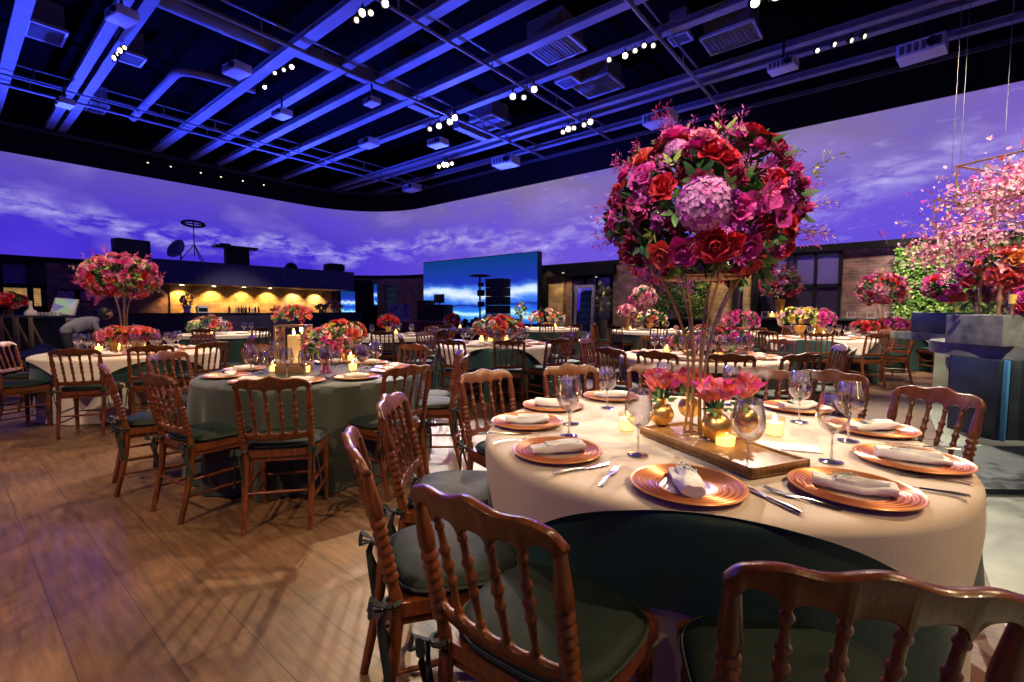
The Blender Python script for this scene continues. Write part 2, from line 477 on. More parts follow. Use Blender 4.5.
def cyc_path(off, r=4.2, y0=YF, x1=XR):
    """plan path of the curved wall, off metres inside the shell, with arc length"""
    xa, yb = XA + off, YB - off
    pts = [(xa, y0 + off)]
    for k in range(0, 25):
        a = PI - (PI / 2) * k / 24
        pts.append((xa + r + r * cos(a), yb - r + r * sin(a)))
    pts.append((x1 - off, yb))
    return pts
def sweep(name, off, z0, z1, mat, thick=.04, uvs=True, r=4.2):
    a = cyc_path(off, r); b = cyc_path(off - thick, r + 0)
    mb = MB(); n = len(a)
    vs = []
    for (p, q) in zip(a, b):
        vs += [(p[0], p[1], z0), (p[0], p[1], z1), (q[0], q[1], z1), (q[0], q[1], z0)]
    fs = []
    for i in range(n - 1):
        for k in range(4):
            k2 = (k + 1) % 4
            fs.append((i * 4 + k, i * 4 + k2, (i + 1) * 4 + k2, (i + 1) * 4 + k))
    fs += [(0, 3, 2, 1), ((n - 1) * 4, (n - 1) * 4 + 1, (n - 1) * 4 + 2, (n - 1) * 4 + 3)]
    mb.add(vs, fs, mat, True)
    me = mb.mesh(name)
    if uvs:
        L = [0]
        for i in range(1, n): L.append(L[-1] + math.dist(a[i], a[i - 1]))
        ul = me.uv_layers.new(name='UVMap')
        for lp in me.loops:
            v = me.vertices[lp.vertex_index]
            ul.data[lp.index].uv = (L[lp.vertex_index // 4], v.co.z)
    return mesh_obj(name, me)
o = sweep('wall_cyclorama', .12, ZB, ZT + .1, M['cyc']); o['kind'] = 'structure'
o = sweep('trim_1', .22, ZT, 7.75, M['black'], .06); o['kind'] = 'structure'      # pelmet above the cyclorama
o = sweep('trim_2', .20, ZB - .09, ZB + .10, M['black'], .10); o['kind'] = 'structure'   # band under it
o = sweep('trim_3', .40, 7.62, 7.74, M['rail'], .10); o['kind'] = 'structure'
# the other two sides of the cyclorama, behind the viewer
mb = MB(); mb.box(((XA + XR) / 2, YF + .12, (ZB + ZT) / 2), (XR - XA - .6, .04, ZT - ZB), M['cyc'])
def box_uv(me):
    ul = me.uv_layers.new(name='UVMap')
    for lp in me.loops:
        v = me.vertices[lp.vertex_index].co
        ul.data[lp.index].uv = (v.x + v.y + 10, v.z)
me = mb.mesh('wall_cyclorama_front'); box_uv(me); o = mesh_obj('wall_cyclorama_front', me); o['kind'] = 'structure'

# ---- boxes on the walls placed where the photo shows them
def on_B(name, px0, px1, z0, z1, mat, thick=.2, back=0., parent=None, kind='structure', bev=0.):
    y = YB - back
    a = at_y(px0, 300, y - thick).x; b = at_y(px1, 300, y - thick).x
    mb = MB(); mb.box(((a + b) / 2, y - thick / 2, (z0 + z1) / 2), (abs(b - a), thick, z1 - z0), mat, bev=bev)
    o = mb.build(name, parent)
    if parent is None and kind: o['kind'] = kind
    return o
def on_A(name, px0, px1, z0, z1, mat, thick=.2, back=0., parent=None, kind='structure'):
    x = XA + back
    a = at_x(px0, 300, x + thick).y; b = at_x(px1, 300, x + thick).y
    mb = MB(); mb.box((x + thick / 2, (a + b) / 2, (z0 + z1) / 2), (thick, abs(b - a), z1 - z0), mat)
    o = mb.build(name, parent)
    if parent is None and kind: o['kind'] = kind
    return o
def zB(px, py, back=0.): return at_y(px, py, YB - back).z
def zA(px, py, back=0.): return at_x(px, py, XA + back).z

# long wall, from the screen towards the hedge
on_B('wall_panel_1', 538, 546.5, 0, ZB, M['black'], .5)
on_B('wall_brick_1', 546.5, 563, 0, ZB - .1, M['brick_lit'], .35)
on_B('wall_brick_2', 563, 572, 0, ZB - .1, M['brick'], .15)
on_B('trim_4', 546.5, 613, ZB - .45, ZB - .1, M['black'], .55)
on_B('wall_brick_3', 613, 647, 0, ZB - .1, M['brick'], .35)
on_B('wall_brick_4', 708, 729, 0, ZB - .1, M['brick_lit'], .35)
on_B('wall_brick_5', 743, 751, 0, ZB - .1, M['brick_lit'], .35)
on_B('wall_panel_2', 750.5, 758, 0, ZB - .1, M['black'], .45)

def window(name, px0, px1, z0, z1, cols, rows, mat_pane, back=0., wall='B', fr=.09, panes=None):
    """framed window: frame mesh with panes as children"""
    if wall == 'B':
        y = YB - back; a = at_y(px0, 300, y).x; b = at_y(px1, 300, y).x
        P = lambda u, z, dd: (a + (b - a) * u, y - dd, z)
        L = abs(b - a); hd = lambda w, h, t: (w, t, h)
    else:
        x = XA + back; a = at_x(px0, 300, x).y; b = at_x(px1, 300, x).y
        P = lambda u, z, dd: (x + dd, a + (b - a) * u, z)
        L = abs(b - a); hd = lambda w, h, t: (t, w, h)
    mb = MB()
    for k in range(len(cols)):
        mb.box(P(cols[k], (z0 + z1) / 2, .06), hd(fr, z1 - z0, .12), M['blackm'])
    for r in rows:
        mb.box(P(.5, r, .06), hd(L + fr, fr, .12), M['blackm'])
    f = mb.build(name); f['kind'] = 'structure'
    zz = sorted(rows)
    for i in range(len(cols) - 1):
        for j in range(len(zz) - 1):
            mm = mat_pane
            if panes and (i, j) in panes: mm = panes[(i, j)]
            p = MB(); p.box(P((cols[i] + cols[i + 1]) / 2, (zz[j] + zz[j + 1]) / 2, .03), hd(L * (cols[i + 1] - cols[i]), zz[j + 1] - zz[j], .02), mm)
            p.build('window_pane', f)
    return f
M['pane_violet_reflection'] = pmat('violet_window_pane', (.16, .12, .30), .08, spec=1., coat=1.)  # violet reflection in the upper panes, painted as glass colour
window('window_1', 758, 839, 1.05, ZB - .12, (0, .38, .47, .72, 1.0), (1.05, 2.02, ZB - .16), M['window_glass'], .02, panes={(0, 1): M['pane_violet_reflection'], (2, 1): M['pane_violet_reflection'], (3, 1): M['pane_violet_reflection']})
window('window_2', 573, 612, .9, ZB - .5, (0, .36, .65, 1.0), (.9, 1.95, ZB - .5), M['window_glass'], .02, panes={(0, 1): M['pane_violet_reflection'], (1, 1): M['pane_violet_reflection']})
window('window_3', 729, 743, .2, ZB - .15, (0, .5, 1.), (.2, ZB - .15), M['window_glass'], .02)

# short wall (bar side)
M['pane_amber'] = brick_mat('painted_lit_brick_view', (.5, .28, .08), (.4, .22, .07), (.2, .12, .05), .15)  # view of the lit bar brick in the glass, painted as a glowing pattern
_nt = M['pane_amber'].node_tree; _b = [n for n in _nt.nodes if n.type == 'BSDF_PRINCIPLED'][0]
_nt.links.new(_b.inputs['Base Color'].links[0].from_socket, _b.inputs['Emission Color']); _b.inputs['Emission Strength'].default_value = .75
window('window_4', -28, 44, .1, ZB - .12, (0, .38, .80, 1.0), (.1, 1.35, 2.15, ZB - .14), M['window_glass'], .02, wall='A', fr=.16, panes={(0, 1): M['pane_amber'], (1, 1): M['pane_amber'], (2, 1): M['pane_amber'], (0, 2): M['pane_violet_reflection'], (1, 2): M['pane_violet_reflection']})
# dark corner between bar and screen
on_A('wall_panel_3', 357, 372, 0, ZB - .1, M['black'], .3)
on_A('wall_panel_4', 384, 428, 0, ZB - .1, M['black'], .3)

# ---- LED screen
LY = W(1.0, 18.0).y
M['ledframe'] = pmat('led_cabinet', (.01, .01, .012), .5)
def led_mat():
    m, nt, out = new_mat('led_screen_image')
    e = N(nt, 'ShaderNodeEmission'); nt.links.new(e.outputs[0], out.inputs[0])
    tc = N(nt, 'ShaderNodeTexCoord'); sp = N(nt, 'ShaderNodeSeparateXYZ'); nt.links.new(tc.outputs['Generated'], sp.inputs[0])
    def mr(inp, a, b_, c, d, st='LINEAR'):
        r = N(nt, 'ShaderNodeMapRange'); r.interpolation_type = st
        for i, x in enumerate((a, b_, c, d)): r.inputs[i + 1].default_value = x
        nt.links.new(inp, r.inputs[0]); return r.outputs[0]
    def math_(op, a, b_=None):
        n = N(nt, 'ShaderNodeMath', operation=op)
        for i, v in enumerate((a, b_)):
            if v is None: continue
            if hasattr(v, 'links'): nt.links.new(v, n.inputs[i])
            else: n.inputs[i].default_value = v
        return n.outputs[0]
    def mix(f, a, b_):
        x = N(nt, 'ShaderNodeMix', data_type='RGBA'); nt.links.new(f, x.inputs[0])
        for s_, v in ((6, a), (7, b_)):
            if hasattr(v, 'links'): nt.links.new(v, x.inputs[s_])
            else: x.inputs[s_].default_value = rgba(v)
        return x.outputs[2]
    u, v = sp.outputs[0], sp.outputs[2]
    nz = N(nt, 'ShaderNodeTexNoise'); nz.inputs['Scale'].default_value = 5.; nz.inputs['Detail'].default_value = 5; nt.links.new(tc.outputs['Generated'], nz.inputs['Vector'])
    wob = mr(nz.outputs['Fac'], .3, .7, -.05, .05)
    col = mix(mr(v, .45, 1., 0, 1), (.02, .035, .60), (.004, .05, .22))
    def band(col, c0, amp, fr, ph, w, c, pw):
        s_ = math_('SINE', math_('ADD', math_('MULTIPLY', u, fr), ph))
        cen = math_('ADD', math_('ADD', math_('MULTIPLY', s_, amp), c0), wob)
        d = math_('ABSOLUTE', math_('SUBTRACT', v, cen))
        f = mr(d, 0, w, 1, 0, 'SMOOTHSTEP')
        return mix(math_('MULTIPLY', f, pw), col, c)
    col = band(col, .30, .05, 7., .5, .30, (.03, .12, .85), .9)
    col = band(col, .45, .03, 6., 1.2, .19, (.10, .35, 1.), 1.)
    col = band(col, .45, .045, 6., 1.2, .10, (.75, .90, 1.), 1.)
    col = band(col, .15, .045, 11., 0., .16, (.03, .35, .95), 1.)
    col = band(col, .15, .05, 11., 0., .06, (.55, .95, 1.), 1.)
    # black gap line of the stage front
    col = band(col, .285, .0, 0., 0., .035, (.01, .03, .25), .9)
    # a few bright streaks in the upper half
    wv = N(nt, 'ShaderNodeTexWave'); wv.inputs['Scale'].default_value = 1.1; wv.inputs['Distortion'].default_value = 9.; wv.inputs['Detail'].default_value = 2
    nt.links.new(tc.outputs['Generated'], wv.inputs['Vector'])
    if 0: col = mix(math_('MULTIPLY', mr(wv.outputs['Fac'], .985, 1., 0, 1), mr(v, .6, .7, 0, .7)), col, (.7, .85, 1.))
    nt.links.new(col, e.inputs[0]); e.inputs[1].default_value = 1.0
    return m
M['led'] = led_mat()
xl, xr = at_y(424, 300, LY).x, at_y(537, 300, LY).x
led = empty('led_screen', ((xl + xr) / 2, LY, 0), 0, 'large bright LED wall screen showing blue and white waves behind the stage', 'screen')
mb = MB(); mb.box((0, 0, (.75 + 3.5) / 2), (xr - xl, .03, 3.5 - .75), M['led']); mb.build('display_panel', led)
mb = MB(); mb.box((0, .14, 1.76), (xr - xl + .10, .22, 3.56), M['ledframe']); mb.build('cabinet', led)
# lower front screen of the dj stage
LY2 = LY - .45
xl2, xr2 = at_y(418, 300, LY2).x, at_y(470, 300, LY2).x
st = empty('stage_platform', ((xl2 + xr) / 2, LY - .9, 0), 0, 'low black stage platform in front of the LED wall screen', 'stage')
mb = MB(); mb.box((0, 0, .3), (xr - xl2 + .2, 1.6, .6), M['black'], bev=.01); mb.build('deck', st)
mb = MB(); mb.box((0, -.81, .02), (xr - xl2 + .24, .03, .5), M['blackm']); mb.build('skirt', st, (0, 0, .27))

# ---- ceiling beams (run along X), each at the distance the photo shows
ZBM = 7.75
def bx(px, py, z): return at_z(px, py, z).y
beams = [(12, 50, .27), (76, 84, .22), (95, 84, .22), (262, 74, .30), (410, 30, .26), (470, 35, .26), (461, 79, .26), (584, 65, .24),
         (600, 107, .22), (600, 115, .22), (600, 133, .20)]
yl = []
beam_lab = ['outermost beam above the open floor', 'first of the double beam with the floodlight row', 'second of the double beam with the floodlight row',
            'beam beside the curved duct', 'beam above the paired floodlights', 'second beam beyond the curved duct', 'beam with the boxed projector hung under it', 'beam over the middle tables',
            'inner one of the close pair by the window wall', 'outer one of the close pair by the window wall', 'last thick beam before the window wall']
for k, (px, py, w) in enumerate(beams):
    y = bx(px, py, ZBM); yl.append(y)
    mb = MB()
    x0, x1 = XA + .5, XR - .3
    # I-section: two flanges and a web
    mb.box(((x0 + x1) / 2, y, ZBM + .015), (x1 - x0, w, .03), M['steel_beam'])
    mb.box(((x0 + x1) / 2, y, ZBM + .165), (x1 - x0, w * .8, .02), M['steel_beam'])
    mb.box(((x0 + x1) / 2, y, ZBM + .09), (x1 - x0, .04, .14), M['steel_beam'])
    tag(mb.build('ceiling_beam'), 'blue-lit steel ceiling girder, ' + beam_lab[k], 'ceiling beam', 'steel girders under the black ceiling')
for k, (px, py, r, lab) in enumerate([(600, 148, .09, 'thick pipe'), (844, 98.5, .07, 'middle pipe'), (844, 105.6, .06, 'pipe closest to the pelmet')]):
    y = bx(px, py, ZBM)
    mb = MB(); mb.tube([(XA + .6, y, ZBM), (XR - .4, y, ZBM)], r, 10, M['steel_beam'])
    for q in range(14):
        mb.box((XA + 3 + q * 2.4, y, ZBM + .3), (.05, .05, .5), M['pipe'])
    tag(mb.build('ceiling_pipe'), 'grey ceiling pipe along the window wall, the ' + lab, 'pipe', 'pipes along the window wall')
# lighting rails / pipes running along Y
ZP = 7.62
yP0, yP1 = YF + .5, YB - .6
for k, (px, py, r, lab) in enumerate([(660, 38, .045, 'crossing above the huge flower ball'), (430, 107, .05, 'with the bright lamps in the middle'), (560, 109, .04, 'between the two lit lamp groups'),
                                 (270, 152, .045, 'over the bar end of the room'), (100, 100, .03, 'over the open floor')]):
    x = at_z(px, py, ZP).x
    mb = MB(); mb.tube([(x, yP0, ZP), (x, yP1, ZP)], r, 8, M['pipe']); mb.tube([(x, yP0, ZP + .35), (x, yP1, ZP + .35)], r * .7, 6, M['pipe'])
    for q in range(16): mb.box((x, yP0 + 1.5 * q + .5, ZP + .17), (.03, .03, .36), M['pipe'])
    tag(mb.build('lighting_rail'), 'dark ceiling rail crossing the girders, ' + lab, 'rail', 'rails crossing the girders')
# short cross pieces joining beams
def cross(pxa, pya, pxb, pyb, w, lab):
    a = at_z(pxa, pya, ZBM); b = at_z(pxb, pyb, ZBM)
    x = (a.x + b.x) / 2
    mb = MB(); mb.box((x, (a.y + b.y) / 2, ZBM + .17), (w, abs(b.y - a.y), .3), M['steel_beam'])
    tag(mb.build('cross_beam'), 'short steel cross beam joining two girders, ' + lab, 'ceiling beam', 'short cross beams')
cross(296, 54, 340, 74, .3, 'beside the curved duct')
cross(348, 74, 370, 84, .3, 'just beyond the duct end')
cross(376, 86, 403, 101, .28, 'above the paired lamps')
cross(413, 105, 434, 119, .28, 'beside the bright lamp trio')
cross(458, 128, 487, 143, .28, 'beyond the bright lamp trio')
# ducts
def duct(pts, r, label, mat=None):
    mb = MB(); mb.tube(pts, r, 14, mat or M['pipe'])
    for i in range(len(pts) - 1):
        a = Vector(pts[i]); b = Vector(pts[i + 1]); n = max(1, int((b - a).length / 1.2))
        for q in range(n):
            c = a.lerp(b, q / n); e = a.lerp(b, min(1, q / n + .02))
            mb.tube([c, c + (b - a).normalized() * .05], r * 1.06, 14, mat or M['pipe'])
    return tag(mb.build('ventilation_duct'), label, 'duct', None)
a = at_z(151, -6, 8.1); b = at_z(284, 51, 8.1)
duct([(a.x, a.y - 3, 8.1), (a.x, a.y, 8.1), (a.x * .5 + b.x * .5, a.y * .5 + b.y * .5, 8.1), (b.x, b.y, 8.1)], .2, 'long grey ventilation duct running under the black ceiling', M['steel_beam'])
a = at_z(133, 118, 7.9); b = at_z(180, 69, 7.9); c = at_z(255, 90, 7.9)
bend = []
for k in range(6):
    t = k / 5
    p0 = b + (a - b).normalized() * .5; p2 = b + (c - b).normalized() * .5
    bend.append(p0 * (1 - t) ** 2 + b * 2 * t * (1 - t) + p2 * t * t)
duct([tuple(a)] + [tuple(p) for p in bend] + [tuple(c)], .11, 'bent blue-lit pipe turning a corner under the ceiling', M['steel_beam'])
a = at_z(145, 122, 7.9)
# ------------------------------------------------------------------ spindle-back chairs
def back_y(z):
    """lean of the backrest: y of the back plane at height z (back is at -y)"""
    return -.185 - max(0, z - .44) * .16 - max(0, z - .7) * .10
def make_chair_meshes(seg, nx, hi):
    wd = M['wood']; D = {}
    # seat frame
    mb = MB()
    poly = [(-.20, -.19), (.20, -.19), (.215, -.05), (.225, .19), (.20, .215), (-.20, .215), (-.225, .19), (-.215, -.05)]
    mb.prism(poly, .425, .465, wd)
    mb.prism([(x * .94, y * .94) for x, y in poly], .395, .425, wd)
    D['seat_frame'] = mb.mesh('seat_frame')
    # cushion: rounded pad
    mb = MB()
    n = 28 if hi else 14
    def cush(i, j):
        a = 2 * PI * i / n
        prof = [(0, .515), (.55, .518), (.85, .508), (.97, .497), (1.0, .482), (.985, .468), (.9, .464)]
        r, z = prof[j]
        ex = 3.2
        cx_, sy_ = cos(a), sin(a)
        k = (abs(cx_) ** ex + abs(sy_) ** ex) ** (-1 / ex)
        x = .222 * cx_ * k * r; y = .012 + .205 * sy_ * k * r
        if hi: z += .006 * noise.noise(Vector((x * 14, y * 14, 3))) * (1 if r < .9 else 0)
        x *= 1 + .10 * (y / .2)* .5
        return (x, y, z)
    mb.grid(n, 7, cush, M['cush'], closeu=True)
    D['cushion'] = mb.mesh('seat_cushion')
    mb = MB()
    loop = [cush(i, 4) for i in range(n)]; loop.append(loop[0])
    mb.tube([(x * 1.005, y * 1.005, z + .004) for x, y, z in loop], .005, 5, M['cush_pipe'], cap=False)
    D['piping'] = mb.mesh('piping')
    # rear sabre leg (right side; mirrored by placing a second mesh)
    for sgn, nm in ((-1, 'rl'), (1, 'rr')):
        mb = MB()
        pts = [(sgn * .178, -.265, .0), (sgn * .180, -.235, .13), (sgn * .181, -.205, .28), (sgn * .182, -.187, .44)]
        mb.tube(pts, [.015, .017, .019, .020], seg, wd)
        D[nm] = mb.mesh('rear_leg')
        mb = MB()
        prof = [(.013, 0), (.017, .02), (.013, .035), (.018, .06), (.020, .25), (.021, .30), (.024, .34), (.020, .36), (.022, .385), (.022, .425)]
        mb.lathe(prof, seg, wd, T=Matrix.Translation((sgn * .192, .175, 0)))
        D['f' + nm[1]] = mb.mesh('front_leg')
        # post of the backrest with turned rings
        prof = [(.017, 0), (.018, .05), (.016, .06)]
        L = .40
        rings = 7 if hi else 4
        z = .07
        prof += [(.0155, .066)]
        z0, z1 = .085, .27
        for k in range(rings):
            a = z0 + (z1 - z0) * k / rings; st_ = (z1 - z0) / rings
            prof += [(.0155, a), (.0215, a + st_ * .35), (.0215, a + st_ * .55), (.0155, a + st_ * .95)]
        prof += [(.020, z1 + .01), (.021, .30), (.014, .385), (.013, L)]
        a = Vector((sgn * .183, back_y(.44), .44)); b = Vector((sgn * .192, back_y(.85), .85))
        T = frame_to(a, b)
        mb = MB(); mb.lathe([(r, z / L * (b - a).length) for r, z in prof], seg, wd, T=T)
        D['p' + nm[1]] = mb.mesh('back_post')
    # spindles
    ts = (-.6, -.2, .2, .6)
    def bow(x): return -(1 - (x / .2) ** 2) * .028
    for k, t in enumerate(ts):
        x = t * .192
        a = Vector((x * .95, back_y(.575) + bow(x) * .6, .575)); b = Vector((x, back_y(.835) + bow(x), .835))
        L = (b - a).length
        mb = MB()
        base = [(.008, 0), (.012, .01), (.007, .02), (.009, .05), (.0095, .085), (.013, .09), (.013, .096), (.009, .102), (.011, .125), (.0145, .13), (.0145, .137),
                (.010, .143), (.0105, .165), (.0135, .17), (.0135, .176), (.009, .182), (.008, .225), (.012, .23), (.012, .236), (.007, .245), (.008, .26)]
        if not hi: base = [(.008, 0), (.012, .012), (.009, .06), (.0145, .092), (.010, .11), (.0145, .134), (.010, .16), (.0135, .173), (.008, .2), (.012, .233), (.008, .26)]
        mb.lathe([(r, z / .26 * L) for r, z in base], seg if not hi else max(8, seg - 4), wd, T=frame_to(a, b), cap=False)
        D['s%d' % k] = mb.mesh('spindle')
    # scalloped crest rail
    def rail(zlow_fn, ztop_fn, hw, th, name, yoff=0., bowk=1.):
        mb = MB()
        n = nx
        rows = []
        for i in range(n + 1):
            t = -1 + 2 * i / n
            x = t * hw
            zl, zh = zlow_fn(t), ztop_fn(t)
            ym = bow(x / hw * .2) * bowk + yoff
            zm = (zl + zh) / 2
            r = th / 2
            b_ = min(.005, (zh - zl) * .2)
            ring = [(x, back_y(zl) + ym - r + b_, zl), (x, back_y(zl) + ym + r - b_, zl), (x, back_y(zl) + ym + r, zl + b_), (x, back_y(zh) + ym + r, zh - b_),
                    (x, back_y(zh) + ym + r - b_, zh), (x, back_y(zh) + ym - r + b_, zh), (x, back_y(zh) + ym - r, zh - b_), (x, back_y(zl) + ym - r, zl + b_)]
            rows.append(ring)
        vs = [p for r_ in rows for p in r_]; fs = []
        for i in range(n):
            for k in range(8):
                k2 = (k + 1) % 8
                fs.append((i * 8 + k, (i + 1) * 8 + k, (i + 1) * 8 + k2, i * 8 + k2))
        fs.append(tuple(range(8))); fs.append(tuple(reversed([n * 8 + k for k in range(8)])))
        mb.add(vs, fs, wd, False)
        # smooth all but the ends by auto normals
        return mb.mesh(name)
    def arch(t, edges, lo, hi_):
        for a, b in zip(edges, edges[1:]):
            if a <= t <= b:
                m = (a + b) / 2; h = (b - a) / 2
                q = abs((t - m) / h)
                q = max(0., (q - .0) / 1.)
                return lo + (hi_ - lo) * math.sqrt(max(0, 1 - min(1, q * 1.12) ** 2.6))
        return lo
    edges = [-.90, -.57, -.19, .19, .57, .90]
    D['crest'] = rail(lambda t: (arch(t, edges, .812 + .016 * t * t, .838 + .024 * t * t) if abs(t) < .9 else .828 + .02 * (abs(t) - .9) / .1),
                      lambda t: .902 + .010 * cos(t * PI * 1.0) + .006 * cos(t * PI * 3.0) - (.028 * ((abs(t) - .86) / .14) ** 2 if abs(t) > .86 else 0),
                      .208, .024, 'crest_rail')
    D['lower'] = rail(lambda t: .535 - .008 * cos(t * PI * .5),
                      lambda t: .590 - (arch(t, [-1, -.6, -.2, .2, .6, 1], 0, .020)), .176, .020, 'lower_rail', bowk=.6)
    # stretchers
    def st_(a, b, nm):
        mb = MB(); a = Vector(a); b = Vector(b)
        L = (b - a).length
        mb.lathe([(.006, 0), (.009, L * .3), (.011, L * .5), (.009, L * .7), (.006, L)], max(6, seg - 4), wd, T=frame_to(a, b), cap=False)
        D[nm] = mb.mesh('stretcher')
    st_((-.19, .175, .15), (-.18, -.232, .15), 't0'); st_((.19, .175, .15), (.18, -.232, .15), 't1')
    st_((-.19, .175, .25), (-.181, -.212, .25), 't2'); st_((.19, .175, .25), (.181, -.212, .25), 't3')
    st_((-.19, .175, .20), (.19, .175, .20), 't4'); st_((-.18, -.218, .22), (.18, -.218, .22), 't5')
    # cushion ties: bow with two tails at each rear post
    for sgn, nm in ((-1, 'k0'), (1, 'k1')):
        mb = MB(); c = Vector((sgn * .190, -.205, .47)); sg = 6 if hi else 4
        mb.tube([c + Vector((.022 * cos(a), .022 * sin(a), .0)) for a in [2 * PI * q / 8 for q in range(9)]], .008, sg, M['cush_pipe'], cap=False)
        for s2 in (-1, 1):
            k = c + Vector((sgn * .02, -.018, 0))
            mb.tube([k, k + Vector((.012 * s2, -.01 - .03, .028)), k + Vector((.02 * s2, -.045, -.005)), k + Vector((0, -.005, -.01))], [.006, .012, .012, .005], sg, M['cush_pipe'], flat=.45)
            mb.tube([k, k + Vector((.012 * s2, -.015, -.05)), k + Vector((.02 * s2, -.008 * s2, -.12)), k + Vector((.028 * s2, .004, -.21))], [.006, .010, .011, .012], sg, M['cush_pipe'], flat=.4)
        D[nm] = mb.mesh('cushion_tie')
    return D
CH_HI = make_chair_meshes(16, 100, True)
CH_LO = make_chair_meshes(7, 30, False)
for D in (CH_HI,):
    for k in ('crest', 'lower'):
        for p in D[k].polygons: p.use_smooth = True
        D[k].attributes.new('x', 'FLOAT', 'POINT') if False else None
PARTS = [('seat_frame', 'seat_frame'), ('rear_leg', 'rl'), ('rear_leg', 'rr'), ('front_leg', 'fl'), ('front_leg', 'fr'), ('back_post', 'pl'), ('back_post', 'pr'),
         ('spindle', 's0'), ('spindle', 's1'), ('spindle', 's2'), ('spindle', 's3'), ('crest_rail', 'crest'), ('lower_rail', 'lower'),
         ('stretcher', 't0'), ('stretcher', 't1'), ('stretcher', 't2'), ('stretcher', 't3'), ('stretcher', 't4'), ('stretcher', 't5')]
def chair(p, facing, label, group, far=False, ties=True):
    """p: floor point under the seat centre; facing: direction the sitter looks"""
    rz = math.atan2(facing[1], facing[0]) - PI / 2
    r = empty('spindle_back_chair', (p[0], p[1], 0), rz, label, 'chair', group)
    D = CH_LO if far else CH_HI
    for nm, k in PARTS: mesh_obj(nm, D[k], r)
    c = mesh_obj('seat_cushion', D['cushion'], r)
    if not far: mesh_obj('piping', D['piping'], c)
    if ties:
        mesh_obj('cushion_tie', D['k0'], c); mesh_obj('cushion_tie', D['k1'], c)
    return r

DIRS = {0: 'hedge side', 30: 'hedge side towards screen', 60: 'screen side towards hedge', 90: 'screen side', 120: 'screen side towards bar',
        150: 'bar side towards screen', 180: 'bar side', 210: 'bar side towards open floor', 240: 'open floor side towards bar',
        270: 'open floor side', 300: 'open floor side towards pedestals', 330: 'hedge side towards pedestals'}
class Table:
    def __init__(s, key, X, d, desc, R=.9):
        s.key, s.X, s.d, s.desc, s.R = key, X, d, desc, R
        s.c = W(X, d, 0); s.used = {}
    def sector(s, ang, kind):
        u = s.used.setdefault(kind, set())
        a = round(ang / 30.0) % 12
        for dk in (0, 1, -1, 2, -2, 3, -3, 4, -4, 5, -5, 6):
            k = (a + dk) % 12
            if k not in u:
                u.add(k); return DIRS[k * 30]
        return DIRS[a * 30]
    def pt(s, ang, r, z=0.):
        a = math.radians(ang)
        return W(s.X + r * cos(a), s.d + r * sin(a), z)

TB = {}
def T_(k, X, d, desc, R=.9): TB[k] = Table(k, X, d, desc, R)
T_('main', .80, 2.035, 'the front table', .875)
T_('lantern', -1.72, 4.05, 'the lantern table')
T_('tall', -4.95, 6.05, 'the tall-bouquet table')
T_('bar', -6.64, 10.8, 'the bar-front table')
T_('bowl', -.285, 7.4, 'the gold-bowl table')
T_('long', 2.23, 5.5, 'the long-bouquet table')
T_('lime', 5.97, 9.0, 'the lime bouquet table')
T_('hedge', 8.73, 10.7, 'the hedge-end bouquet table')
T_('ball', 3.6, 12.4, 'the far pink-ball table')
T_('mirror', 1.08, 14.0, 'the table before the mirror')
T_('brick', 5.5, 11.6, 'the pink-posy table')
T_('sofa', -2.6, 9.8, 'the small-vase table')
T_('stage', -1.45, 13.2, 'the stage-front table')

CHAIRS = {  # (X, d) of the back in the camera frame
 'main': [(-.085, .94), (.56, .66), (-.47, 1.38), (-.54, 2.05), (-.2, 2.9), (.40, 3.22), (1.03, 3.3), (1.64, 3.05), (2.0, 2.62 + .28), (2.07, 2.24)],
 'lantern': [(-1.35, 2.62), (-2.1, 2.78), (-2.9, 3.3), (-3.15, 4.2), (-.71, 3.2), (-.40, 4.0), (-.5, 4.45), (-1.1, 5.2), (-1.95, 5.4), (-2.75, 5.1)],
 'tall': [(-3.9, 5.07), (-3.6, 5.65), (-4.35, 4.62), (-5.5, 4.75), (-6.25, 5.65), (-4.9, 7.35), (-3.85, 6.9), (-6.0, 7.0)],
}
ANG = {'bowl': (-79, -50, -110, -10, 30, 90, 150, 190), 'long': (-148, -126, -101, -76, -43, -14, 25, 62, 95, 150), 'lime': (-90, -125, -35, 5, 50, 160, 200),
       'hedge': (-125, -55, -20, -90, 60, 160), 'bar': (-75, -30, 10, -120, 60, 150), 'ball': (-95, -50, -140, 0, 180, 90), 'mirror': (-95, -60, -130, 0, 180),
       'brick': (-95, -55, -135, 0, 180, 90), 'sofa': (-80, -30, 20, -130, 60, 170), 'stage': (-100, -50, -150, 0)}
SPECIAL = {('main', 0): 'orange-brown chair seen whole from behind, at the bar end of the front table',
           ('main', 1): 'orange-brown spindle-back chair cut off by the bottom edge, its wide crest before the front table',
           ('main', 2): 'spindle-back chair seen from its side with violet light on its crest, at the front table',
           ('main', 3): 'spindle-back chair with a pinkish lit crest, directly behind the side-on chair at the front table',
           ('main', 4): 'bright orange-lit spindle-back chair at the front table, towards the gold-bowl table',
           ('main', 9): 'dark red-brown chair with violet-lit corner between the front table and the flower pedestals',
           ('lantern', 0): 'dark spindle-back chair seen squarely from behind, before the lantern',
           ('lantern', 1): 'dark chair turned aside with its seat visible, beside the squarely seen lantern-table chair',
           ('lantern', 2): 'dark chair with violet-lit crest and long ribbon ties, outermost at the lantern table',
           ('tall', 4): 'bright orange-lit chair at the tall-bouquet table, beside the black buffet'}
SEATS = {}
